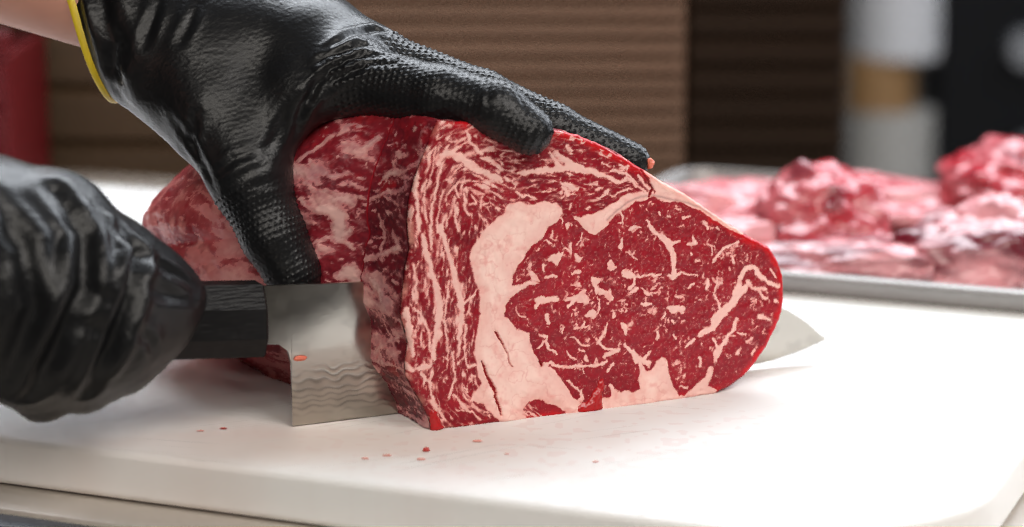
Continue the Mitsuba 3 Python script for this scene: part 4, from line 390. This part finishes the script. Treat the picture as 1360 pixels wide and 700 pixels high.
def loft_parts(key, t0, t1, n, dt, dark, name, SV, caps=(False, True), collapse=0):
    u, t, v, p3 = loft(t0, t1, n, dt, OUTLINE)
    if collapse:                                                                     # rounds the far end off
        k = np.sqrt(np.clip(1 - np.clip((t - (t1 - collapse)) / collapse, 0, 1) ** 2, .0004, 1)); cu = -20.0
        u = cu + (u - cu) * k; v = 28 + (v - 28) * k
        p3 = np.stack([u, t, v], -1)
    f = loft_field(p3, SV)
    g1, g2, g3 = n3(p3, .07, 72), n3(p3, .6, 73, 3), n3(p3, .2, 74)
    topred = sm(95, 118, v)
    lean = ramp(rgb8(128, 32, 42), rgb8(70, 21, 31), np.clip(dark + .55 * g1 + .55 * g2 - .35 * topred, 0, 1)); lean = ramp(lean, rgb8(176, 110, 112), .6 * sm(-.6, .05, f))
    lean = ramp(lean, LEAN_RED, .2 * topred * sm(-.1, .5, g3)); lean = ramp(lean, rgb8(180, 28, 30), .4 * sm(.3, .6, n3(p3, .09, 75)))
    lean = ramp(lean, rgb8(186, 84, 86), .7 * sm(55, 95, t) * np.clip(.7 + .8 * g1 + .6 * g3, 0, 1.2)) if collapse else lean
    fatc = ramp(rgb8(206, 150, 144), rgb8(166, 98, 102), np.clip(.45 + .6 * g3 + .7 * g2, 0, 1)); fatc = ramp(fatc, rgb8(226, 186, 178), .6 * sm(.6, 2.2, f)); fatc = ramp(fatc, rgb8(150, 110, 120), .6 * sm(.1, .6, g1) * dark * 1.5)
    fatc = ramp(fatc, rgb8(186, 92, 96), .6 * sm(.5, -.05, f))
    if collapse:
        st = n3(p3 * np.array([1, 1, .35]), .16, 87, 3) * sm(55, 85, t); lean = ramp(lean, rgb8(150, 40, 48), .8 * sm(.12, .4, st)); lean = ramp(lean, rgb8(214, 140, 134), .7 * sm(-.1, -.4, st))
        fatc = ramp(fatc, rgb8(198, 112, 110), .8 * sm(55, 95, t))
    rise = .18 * sm(-.6, .9, f); nu, nv = np.gradient(v, axis=1), -np.gradient(u, axis=1); nl = np.hypot(nu, nv) + 1e-9
    V = W(u + rise * nu / nl, t, np.maximum(v + rise * nv / nl, .3)).reshape(-1, 3); F = grid_faces(*u.shape, True)
    V, a, Ff, Fl = clip(V, F, [lean.reshape(-1, 3), fatc.reshape(-1, 3)], f.ravel())
    for nm, F_, c, b in ((name, Fl, a[0], 'lean_meat'), (name.replace('lean', '').strip('_') + '_fat', Ff, a[1], 'beef_fat')):
        x, y, cc = compact(V, F_, c); put(f'{key}__{nm}', (x, y), b, True, np.clip(cc, 0, 1))
    for end, flag in ((0, caps[0]), (-1, caps[1])):
        if flag:
            from shapely.geometry import Polygon
            P = np.c_[u[end], v[end]]; pv, pf = trimesh.creation.triangulate_polygon(Polygon(P).buffer(0), engine='earcut')
            x = W(pv[:, 0], np.full(len(pv), t[end, 0]), pv[:, 1]); c = ramp(LEAN, LEAN_DARK, np.clip(.4 + .6 * n3(pv @ np.eye(2, 3), .2, 76), 0, 1))
            put(f'{key}__{"front" if end == 0 else "back"}_face', (x, pf), 'lean_meat', False, c)
loft_parts(S, 1.7, 29.9, 1200, .42, .55, 'side_lean', SLICE_VEINS)
loft_parts('beef_roast', 30.5, 190, 1000, .6, .30, 'side_lean', ROAST_VEINS, caps=(True, True), collapse=34)
thing('beef_roast', 'rest of the marbled beef roast behind the blade, held down by the gloved hand', 'beef roast')
def lump(key, c, r, seed, mat, cols, amp=.35, f=1.3, sub=5):
    m = trimesh.creation.icosphere(sub, 1.0); d = m.vertices.copy(); k = 1 + amp * n3(d + seed * 3.1, f, seed, 3) + .12 * n3(d + seed, 5, seed + 1, 3)
    col = ramp(cols[0], cols[1], sm(-.25, .35, n3(d * np.array([1, 1, 1.6]) + seed, 1.9, seed + 2, 3))); col = ramp(col, DK, .75 * sm(.08, .4, n3(d + 2 * seed, 2.4, seed + 3, 3))); m.vertices = d * k[:, None] * np.asarray(r) + np.asarray(c)
    m.vertices[:, 2] = np.maximum(m.vertices[:, 2], FLOOR); put(key, m, mat, True, col)
FLOOR = .0004
# blood red shreds clinging to the slice
def tag_mesh(poly, seed, depth):
    f = np.asarray(poly)[:, :2]; h = .45; u, v = np.meshgrid(np.arange(f[:, 0].min() - 2, f[:, 0].max() + 2, h), np.arange(max(f[:, 1].min() - 2, .2), f[:, 1].max() + 2, h))
    p = np.stack([u, v, 0 * u + seed], -1); d = sd_poly(f, u + .8 * n3(p, .5, seed), v + .8 * n3(p, .5, seed + 1))
    t = -depth * np.sqrt(np.clip(d / 2.6, 0, 1)) - .9 * np.abs(n3(p, .6, seed + 2)) * sm(0, 1, d) + .6
    V = W(u, t, v).reshape(-1, 3); V, a, F, _ = clip(V, grid_faces(*u.shape), [], d.ravel()); return compact(V, F)[:2]
def solid(key, c, rough=.2, **k): principled(key, c, rough, **k)
solid('fresh_blood_red', rgb8(170, 12, 18), .25, clearcoat=.5, clearcoat_gloss=.9)
put(S + '__red_shred', tag_mesh(REDTAG, 81, 2.2), 'fresh_blood_red', True, label='bright red shred hanging at the bottom of the cut face')
put(S + '__red_shred_001', tag_mesh([[-1.5, 10], [2, 8], [4, 3], [5.5, .5], [4, -.5], [1, -1], [-.8, .2], [-1.2, 4]], 84, 1.6), 'fresh_blood_red', True, label='small red shred at the bottom left corner')

# ---- knife ------------------------------------------------------------------------------------------
K0, KD, KN = np.array([-.0892, .9491, .0003]), np.array([math.cos(YAW), math.sin(YAW), 0]), np.array([math.sin(YAW), -math.cos(YAW), 0])
def knife():
    top = [(-30, 59.6), (-13.3, 60.0), (32, 57.5), (90, 54), (140, 48.5), (180, 41.5), (212, 33), (235, 25.4), (247, 17.5), (255.5, 9.4)]
    bot = [(-30, 36), (-13.8, 36), (-6, 35.2), (-2.2, 32), (-.6, 26), (-.7, .1), (60, 0), (120, 0), (170, .1), (205, .6), (228, 2.6), (245, 6), (255.5, 9.2)]
    s = np.unique(np.r_[np.linspace(-30, 255.5, 420), np.linspace(-14, 0, 60)]); zt = np.interp(s, *np.array(top).T); zb = np.interp(s, *np.array(bot).T)
    zt = np.where(s > 150, gaussian_filter(zt, 3), zt)
    m = 64; k = np.linspace(0, 1, m)[None]; z = zb[:, None] + (zt - zb)[:, None] * k; ss = np.repeat(s[:, None], m, 1)
    th = .95 * np.minimum(1, .06 + z / np.where(ss > -1, 34, 1)) * np.interp(ss, [0, 255], [1, .7])
    wav = np.sin(2 * np.pi * (z / 3.0 + 1.1 * n3(np.stack([ss, z, 0 * z], -1), .085, 91, 2) + .35 * np.sin(ss / 4.2))) * 0
    P = lambda sg: (K0 + (ss[..., None] * KD + z[..., None] * EZ + (sg * (th - wav))[..., None] * KN) / 1000).reshape(-1, 3)
    F = grid_faces(len(s), m); n = len(s) * m; V = np.vstack([P(1), P(-1)])
    ring = np.r_[np.arange(0, n, m), np.arange((len(s) - 1) * m + 1, n), np.arange(n - 1 - m, 0, -m), np.arange(m - 2, 0, -1)]
    r2 = np.roll(ring, -1); F = np.vstack([F[:, ::-1], F + n, np.c_[ring, r2 + n, r2], np.c_[ring, ring + n, r2 + n]])
    b = trimesh.Trimesh(V, F, process=False)
    along = lambda p: p.x * KD[0] + p.y * KD[1]
    steel = lambda p, n, uv: .25 * mikit.noise(along(p) * 120, p.z * 4200, 3.0)
    K_S = float(K0 @ KD) * 1000
    def layers(p):
        s, z = along(p) * 1000, p.z * 1000
        w = .5 + .5 * dr.sin(2 * math.pi * (z / 2.9 + 1.5 * mikit.fbm(s * .11, z * .13, 2.0, 2) + .16 * dr.sin(s / 1.35 + 5 * mikit.noise(z * .12, s * .03))))
        return w * w * mikit.smoothstep(175, 60, s - K_S) * (.35 + .65 * mikit.noise(s * .16, z * .35, 7.)) * mikit.smoothstep(29, 21, z + 5 * mikit.noise(s * .12, 3.0)) * mikit.smoothstep(3, 7, z)
    rough = lambda p, n, uv: .10 + .10 * mikit.fbm(p.x * 130, p.y * 130, p.z * 170, 3) + .12 * layers(p)
    col = lambda p, n, uv: mikit.mix((.52, .485, .43), (.32, .295, .26), layers(p) * 1.0 + .35 * mikit.smoothstep(.55, .75, mikit.fbm(along(p) * 90, p.z * 120, 5.0)))
    principled('blade_steel', mikit.proc(col), mikit.proc(rough), metallic=1.0, bump=(lambda p, n, uv: steel(p, n, uv) + 3.2 * layers(p), .000018, .0002))
    put('knife__blade', b, 'blade_steel', 35, label='steel blade with wavy layered lines above its edge')
    ax = np.array([-1.0, 0, .078]); ax /= np.linalg.norm(ax)
    def ring_at(s0, hw, hh):
        c = np.array([s0, 46.6 - (s0 + 13.5) * .078]); q = []
        for a in range(8):
            w = math.pi / 8 + a * math.pi / 4; q.append((math.cos(w) * hw / math.cos(math.pi / 8), math.sin(w) * hh / math.cos(math.pi / 8)))
        return c, q
    rows = []
    for s0, kx in ((-12.6, .80), (-12.9, .93), (-13.8, 1), (-60, 1.0), (-110, 1.03), (-150, 1.06), (-151.5, 1.0)):
        c, q = ring_at(s0, 11.2 * kx, 14.9 * kx)
        rows.append([K0 + ((c[0] + (-.9 if abs(zz) < 8 and s0 > -14 else 0)) * KD + x * KN + (c[1] + zz) * EZ) / 1000 for x, zz in q])
    V = np.array(rows).reshape(-1, 3); F = grid_faces(len(rows), 8, True); l = (len(rows) - 1) * 8
    F = np.vstack([F] + [np.array([[0, i, i + 1], [l, l + i + 1, l + i]]) for i in range(1, 7)])
    h = trimesh.Trimesh(V, F, process=False); h.fix_normals()
    grain = lambda p, n, uv: mikit.fbm((p.x * KD[0] + p.y * KD[1]) * 160, (p.x * KN[0] + p.y * KN[1]) * 900, p.z * 1300, 3)
    principled('ebony', mikit.proc(lambda p, n, uv: mikit.mix((.004, .004, .0045), (.011, .0105, .011), grain(p, n, uv))), .42, specular=.22, bump=(grain, .0004, .0003))
    put('knife__handle', h, 'ebony', 25, label='black faceted wooden handle')
    thing('knife', 'kitchen knife with black handle, its broad blade passing through the beef', 'knife')
knife()
# scraps
solid('orange_scrap', rgb8(214, 112, 88), .35); solid('crumb_red', rgb8(178, 60, 54), .4); solid('crumb_pink', rgb8(222, 156, 142), .4)
def scrap(key, c, r, seed, mat, label, cat='meat scrap', rot=None, **k):
    m = trimesh.creation.icosphere(3, 1.0); m.vertices *= 1 + .38 * n3(m.vertices + seed, 1.6, seed, 2)[:, None]; m.vertices *= np.asarray(r)
    R = np.c_[KD, KN, EZ] if rot is None else rot; m.vertices = m.vertices @ R.T + np.asarray(c)
    if k.pop('flat', False): m.vertices[:, 2] = np.maximum(m.vertices[:, 2], .0003)
    put(key, m, mat, True); thing(key, label, cat, **k)
scrap('meat_scrap', K0 + (3.0 * KD + 28.6 * EZ + 1.5 * KN) / 1000, (.0026, .0007, .0011), 5, 'orange_scrap', 'small orange pink meat scrap stuck to the blade near the handle')
CR = [(-.0338, .9134, .0022, .0017, 'crumb_red', 'darkest red crumb on the board just below the slice, standing tallest'),
      (-.0355, .9021, .0028, .0007, 'crumb_pink', 'flat pinkish crumb closest to the viewer, just under the darkest crumb'),
      (-.0489, .9072, .0028, .0006, 'crumb_pink', 'flat pale crumb left of the darkest red crumb'),
      (-.0573, .9031, .0022, .0006, 'crumb_pink', 'tiny pale crumb on the board at the left end of the crumbs under the slice'),
      (-.0138, .9272, .0030, .0007, 'crumb_pink', 'long flat crumb on the board under the streaky cap muscle'),
      (-.0021, .9093, .0014, .0005, 'crumb_pink', 'pinhead sized crumb on the board under the red shred'),
      (.0325, .8990, .0019, .0005, 'crumb_pink', 'lone faint crumb on the board farthest right of the crumbs'),
      (-.1177, .9458, .0024, .0006, 'crumb_red', 'thin reddish crumb on the board under the knife handle, nearest the blade heel'),
      (-.1265, .9424, .0024, .0005, 'crumb_pink', 'thin pale crumb on the board left of the one near the blade heel')]
for i, (x, y, a, h, m, lb) in enumerate(CR):
    scrap('meat_crumb' + (f'_{i:03d}' if i else ''), (x, y, h * .4), (a * .62, a * .34, h * .7), 20 + i, m, lb, 'meat crumb', np.eye(3), flat=True, group='meat crumbs on the board')

# ---- tray of beef ------------------------------------------------------------------------------------
def tray():
    a1, a0, b0, b1 = .22, -.475, 1.157, 1.44
    steel = 'tray_steel'; principled(steel, mikit.proc(lambda p, n, uv: mikit.mix((.38, .37, .355), (.31, .30, .29), mikit.fbm(p.x * 30, p.y * 30, p.z * 60))), .5, metallic=.6)
    put('meat_tray__floor', slab(rrect(a0 + .004, a1 - .004, b0 + .004, b1 - .004, .02, 5), .0006, .0022, .0005, 2), steel, 40)
    out = []; 
    prof = [(.0035, .0006), (.0008, .003), (.0002, .0085), (-.0022, .0100), (-.0022, .0114), (0, .0122), (.0028, .0122), (.0042, .0100), (.0046, .0050), (.0062, .0024)]
    V = np.vstack([np.c_[rrect(a0 + i, a1 - i, b0 + i, b1 - i, .022 - i, 6), np.full(24, z)] for i, z in prof])
    m = trimesh.Trimesh(V, grid_faces(len(prof), 24, True), process=False); put('meat_tray__rim', m, steel, 50, label='raised rolled rim of the steel tray')
    thing('meat_tray', 'shallow stainless steel tray of beef pieces behind the cutting area', 'tray')
tray()
FLOOR = .0024
PINK, RED, DK, PALE = rgb8(188, 98, 104), rgb8(170, 40, 52), rgb8(104, 20, 36), rgb8(216, 150, 154)
principled('wet_meat', VC, .22, specular=.6, clearcoat=.8, clearcoat_gloss=.85)
for key, c, r, sd, cols, lb in (
    ('beef_piece', (.135, 1.36, .003), (.080, .05, .026), 101, (PALE, PINK), 'long pale pink beef strip lying along the left of the tray'),
    ('beef_piece_001', (.165, 1.29, .014), (.036, .045, .033), 102, (RED, PINK), 'peaked red and pink beef lump in the middle of the tray'),
    ('beef_piece_002', (.115, 1.275, .006), (.060, .035, .020), 103, (PALE, PINK), 'low pale beef piece just right of the slice, by the tray rim'),
    ('beef_piece_003', (.188, 1.225, .004), (.060, .030, .019), 104, (PALE, DK), 'flat dark spotted beef piece against the near tray rim'),
    ('beef_piece_004', (.287, 1.36, .028), (.040, .05, .025), 105, (RED, PINK), 'highest dark red beef lump on the pile at the right edge'),
    ('beef_piece_005', (.255, 1.235, .004), (.060, .045, .040), 106, (PALE, DK), 'large veined beef chunk at the near right corner of the pile'),
    ('beef_piece_006', (.215, 1.39, .004), (.075, .045, .022), 107, (PALE, RED), 'pale beef piece between the middle lump and the highest lump')):
    lump(key, c, r, sd, 'wet_meat', cols, .42, 1.25); thing(key, lb, 'beef piece', group='beef pieces on the steel tray')
# ---- gloved hands --------------------------------------------------------------------------------------
def cone_sdf(P, a, ra, b, rb):
    """distance to a tapered capsule"""
    a, b = np.asarray(a, np.float32), np.asarray(b, np.float32); ba = b - a; l2 = float(ba @ ba); rr = ra - rb; a2 = max(l2 - rr * rr, 1e-6); il2 = 1 / l2
    pa = P - a; y = pa @ ba; z = y - l2; x2 = ((pa * l2 - ba * y[..., None]) ** 2).sum(-1); y2 = y * y * l2; z2 = z * z * l2
    k = np.sign(rr) * rr * rr * x2
    d = (np.sqrt(np.maximum(x2 * a2 * il2, 0)) + y * rr) * il2 - ra
    d = np.where(np.sign(z) * a2 * z2 > k, np.sqrt(x2 + z2) * il2 - rb, d)
    return np.where(np.sign(y) * a2 * y2 < k, np.sqrt(x2 + y2) * il2 - ra, d)
def smin(a, b, k):
    h = np.clip(.5 + .5 * (b - a) / k, 0, 1); return b * (1 - h) + a * h - k * h * (1 - h)
def hand_sdf(P, data, kp, kf):
    D = {}
    for g, J in data:
        d = None
        for p, q in zip(J[:-1], J[1:]):
            c = cone_sdf(P, p[:3], p[3], q[:3], q[3]); d = c if d is None else smin(d, c, 3.0)
        D[g] = d if g not in D else smin(D[g], d, kp if g == 'palm' else 3.0)
    out = D.pop('palm'); fing = None
    for g, d in D.items(): fing = d if fing is None else smin(fing, d, 1.6)
    return smin(out, fing, kf)
def hand_mesh(data, h, kp=14., kf=7.):
    J = np.array([p for _, L in data for p in L], float); lo = (J[:, :3] - J[:, 3:]).min(0) - 6; hi = (J[:, :3] + J[:, 3:]).max(0) + 6
    ax = [np.arange(lo[k], hi[k], h, dtype=np.float32) for k in range(3)]; n = [len(a) for a in ax]; vals = np.empty(n, np.float32)
    near = hand_sdf(np.stack(np.meshgrid(*[a[0] + 1.5 * h + 4 * h * np.arange(-(-len(a) // 4), dtype=np.float32) for a in ax], indexing='ij'), -1), data, kp, kf)
    for i in range(0, n[0], 16):
        G = np.stack(np.meshgrid(ax[0][i:i + 16], ax[1], ax[2], indexing='ij'), -1); c = np.abs(near[i // 4:(i + 15) // 4 + 1]).repeat(4, 0).repeat(4, 1).repeat(4, 2)[:G.shape[0], :n[1], :n[2]]
        b = c < 4 * h + 3; w = np.where(near[i // 4:(i + 15) // 4 + 1].repeat(4, 0).repeat(4, 1).repeat(4, 2)[:G.shape[0], :n[1], :n[2]] < 0, -9, 9).astype(np.float32); w[b] = hand_sdf(G[b], data, kp, kf); vals[i:i + 16] = w
    V, F = surface_net(vals, lo.astype(np.float32), h); return V, F
def bone_coords(V, data):
    """for every vertex: arc length along its finger and angle around it, and which chain is nearest"""
    best = np.full(len(V), 1e9); S = np.zeros(len(V)); PH = np.zeros(len(V)); R = np.full(len(V), 10.); G = np.zeros(len(V), int)
    for gi, (g, J) in enumerate(data):
        s0 = 0.; 
        for p, q in zip(J[:-1], J[1:]):
            a, b = np.array(p[:3]), np.array(q[:3]); e = b - a; L = np.linalg.norm(e); e /= L
            t = np.clip((V - a) @ e, 0, L); d = np.linalg.norm(V - a - t[:, None] * e, axis=1) - (p[3] + (q[3] - p[3]) * t / L)
            ref = np.cross(e, [0, -.5, .9]); ref /= np.linalg.norm(ref); r2 = np.cross(e, ref); w = V - a
            m = d < best; best = np.where(m, d, best); S = np.where(m, s0 + (V - a) @ e, S); PH = np.where(m, np.arctan2(w @ r2, w @ ref), PH); R = np.where(m, p[3], R); G = np.where(m, gi, G); s0 += L
    return S, PH, R, G
def vnormals(V, F):
    n = np.zeros_like(V); c = np.cross(V[F[:, 1]] - V[F[:, 0]], V[F[:, 2]] - V[F[:, 0]])
    for k in range(3): np.add.at(n, F[:, k], c)
    return n / (np.linalg.norm(n, axis=1, keepdims=True) + 1e-12)
def creases(V, L):
    """height in mm of folds along 3-D polylines (x, y, z, depth, width), millimetres: a groove with a soft ridge beside it"""
    out = np.zeros(len(V))
    for s in L:
        s = np.asarray(s, float); d = np.full(len(V), 1e9); dep = np.zeros(len(V)); wid = np.ones(len(V)); tt = np.zeros(len(V))
        for i, (a, b) in enumerate(zip(s[:-1], s[1:])):
            e = b[:3] - a[:3]; t = np.clip(((V - a[:3]) @ e) / (e @ e), 0, 1); q = np.linalg.norm(V - a[:3] - t[:, None] * e, axis=1); m = q < d
            d = np.where(m, q, d); dep = np.where(m, a[3] + (b[3] - a[3]) * t, dep); wid = np.where(m, a[4] + (b[4] - a[4]) * t, wid); tt = np.where(m, (i + t) / (len(s) - 1), tt)
        fade = np.sin(np.pi * np.clip(tt, .06, .94)) ** .6; x = d / wid
        out += dep * fade * (.55 * np.exp(-((x - 2.1) / 1.0) ** 2) - np.exp(-x * x))
    return out
def glove(key, data, h, dots, CL, cut=None, subdivide=True, fold=1.0, seed=0):
    V, F = hand_mesh(data, h)
    if subdivide: V, F = trimesh.remesh.subdivide(V, F)
    V = np.asarray(V); F = np.asarray(F)
    m = trimesh.Trimesh(V, F, process=False)
    if m.volume < 0: F = F[:, ::-1]
    from scipy.sparse import coo_matrix
    e = np.vstack([F[:, [0, 1]], F[:, [1, 2]], F[:, [2, 0]]]); e = np.vstack([e, e[:, ::-1]])
    L = coo_matrix((np.ones(len(e)), (e[:, 0], e[:, 1])), shape=(len(V),) * 2).tocsr(); deg = np.maximum(np.asarray(L.sum(1)), 1)
    for k in range(6): V = V + .5 * (L @ V / deg - V)
    N = vnormals(V, F); S, PH, R, G = bone_coords(V, data); fing = np.array([g != 'palm' for g, _ in data])[G]
    d = creases(V, CL) + fold * (.55 * n3(V, .045, 110 + seed, 2) + .28 * (1 - np.abs(n3(V * np.array([1, .8, 1.]), .10, 111 + seed, 2)) * 3))
    if cut is not None:                                                                                 # gathered folds at the wrist
        c, nv = np.array(cut[0]), np.array(cut[1]); s = (V - c) @ nv
        d += (1.9 * np.sin(s / 2.9 + 2.6 * n3(V, .03, 112, 2) * 2) * (.5 + n3(V, .05, 113, 1))) * sm(2, 8, s) * sm(44, 18, s)
    V = V + N * d[:, None]; N = vnormals(V, F)
    p = 2.6; nb = np.maximum(np.round(R * 2 * np.pi / p), 6); dot = lambda a, b: np.maximum(np.cos(a) * np.cos(b), 0) ** 1.3
    row = np.floor(S / p + .5); pat = np.maximum(np.cos(2 * np.pi * S / p), 0) * np.maximum(np.cos(nb * PH + np.pi * (row % 2)), 0)
    pp = 2.2; x, y = V @ np.array([.82, .3, -.48]), V @ np.array([.5, 0, .86])
    pat = np.where(fing, pat ** .8 * 1.2, np.maximum(np.cos(2 * np.pi * x / pp) * np.cos(2 * np.pi * y / pp), 0) * .13)
    mod = np.clip(.75 + .9 * n3(V, .06, 114 + seed, 2), .15, 1.2)
    V = V + N * (dots * pat * mod)[:, None]
    if cut is not None:
        V, _, F, _ = clip(V, F, [], (V - c) @ nv)
    V, F = compact(V, F)[:2]
    put(key, (V / 1000, F), 'black_nitrile', True)
    return V, F
def nitrile_bump(p, n, uv): return mikit.fbm(p.x * 700, p.y * 700, p.z * 700, 2)
principled('black_nitrile', (.0062, .0064, .0072), .36, specular=.33, bump=(nitrile_bump, .00018, .0003))
principled('skin', mikit.proc(lambda p, n, uv: mikit.mix((.56, .30, .22), (.48, .23, .17), mikit.fbm(p.x * 50, p.y * 50, p.z * 50))), .5, specular=.4)
principled('yellow_trim', (.62, .46, .02), .45)
ARM = np.array(FOREARMS[0], float)
axis = np.array(LEFT_HAND[0][1][1][:3]) - ARM[1, :3]; axis /= np.linalg.norm(axis); cutc = np.array(CUFF[:3]); cutn = np.array([.955, -.06, .29]); cutn /= np.linalg.norm(cutn)
ext = [['palm', [list(ARM[0, :3] - 40 * axis) + [24], LEFT_HAND[0][1][0]]]]
gv, gf = glove('person__glove', ext + LEFT_HAND, 1.2, .5, LEFT_CREASES, (cutc, cutn), fold=.3)
labels['person__glove'] = {'label': 'black textured glove with yellow cuff edge, on the hand holding the beef'}
s = np.abs((gv - cutc) @ cutn); ring = gv[s < 1.2]; ra = np.cross(cutn, [0, 0, 1.]); ra /= np.linalg.norm(ra); rb = np.cross(cutn, ra)
c0 = ring.mean(0); th = np.arctan2((ring - c0) @ rb, (ring - c0) @ ra); rad = np.hypot((ring - c0) @ rb, (ring - c0) @ ra)
w = np.linspace(-np.pi, np.pi, 73)[:-1]; rr = np.array([rad[np.abs((th - x + np.pi) % (2 * np.pi) - np.pi) < .09].mean() for x in w]); rr = gaussian_filter(rr, 1, mode='wrap')
prof = [(-2.6, -.3), (-2.3, .5), (-1.2, .9), (.6, .9), (1.2, .4), (1.2, -.3)]
V = np.vstack([c0 + cutn * x + ((rr + y) * np.cos(w))[:, None] * ra + ((rr + y) * np.sin(w))[:, None] * rb for x, y in prof])
put('person__glove__cuff_edge', (V / 1000, grid_faces(len(prof), 72, True)), 'yellow_trim', True, label='thin yellow edge of the glove cuff')
glove('person__glove_001', RIGHT_HAND, 1.5, .25, RIGHT_CREASES, None, False, .5, 7)
labels['person__glove_001'] = {'label': 'black glove closed around the knife handle'}
arms = [tube(np.array([np.array(a[0][:3]) + axis * 12 * (k == 0)] + [x[:3] for x in a[1:]]) / 1000, (np.array([x[3] for x in a]) - (1.5 if k == 0 else 3.5)) / 1000, 40) for k, a in enumerate(FOREARMS)]
put('person', trimesh.util.concatenate(arms), 'skin', True)
thing('person', 'person in black textured gloves holding the roast down and gripping the knife', 'person')
TIPC = LEFT_HAND[[g for g, _ in LEFT_HAND].index('middle')][1][-1]
scrap('meat_scrap_001', (TIPC[0] / 1000 + .0078, TIPC[1] / 1000 - .003, TIPC[2] / 1000 - .0005), (.0018, .0018, .0022), 8, 'orange_scrap', 'small orange pink meat scrap on the tip of the glove finger', rot=np.eye(3))
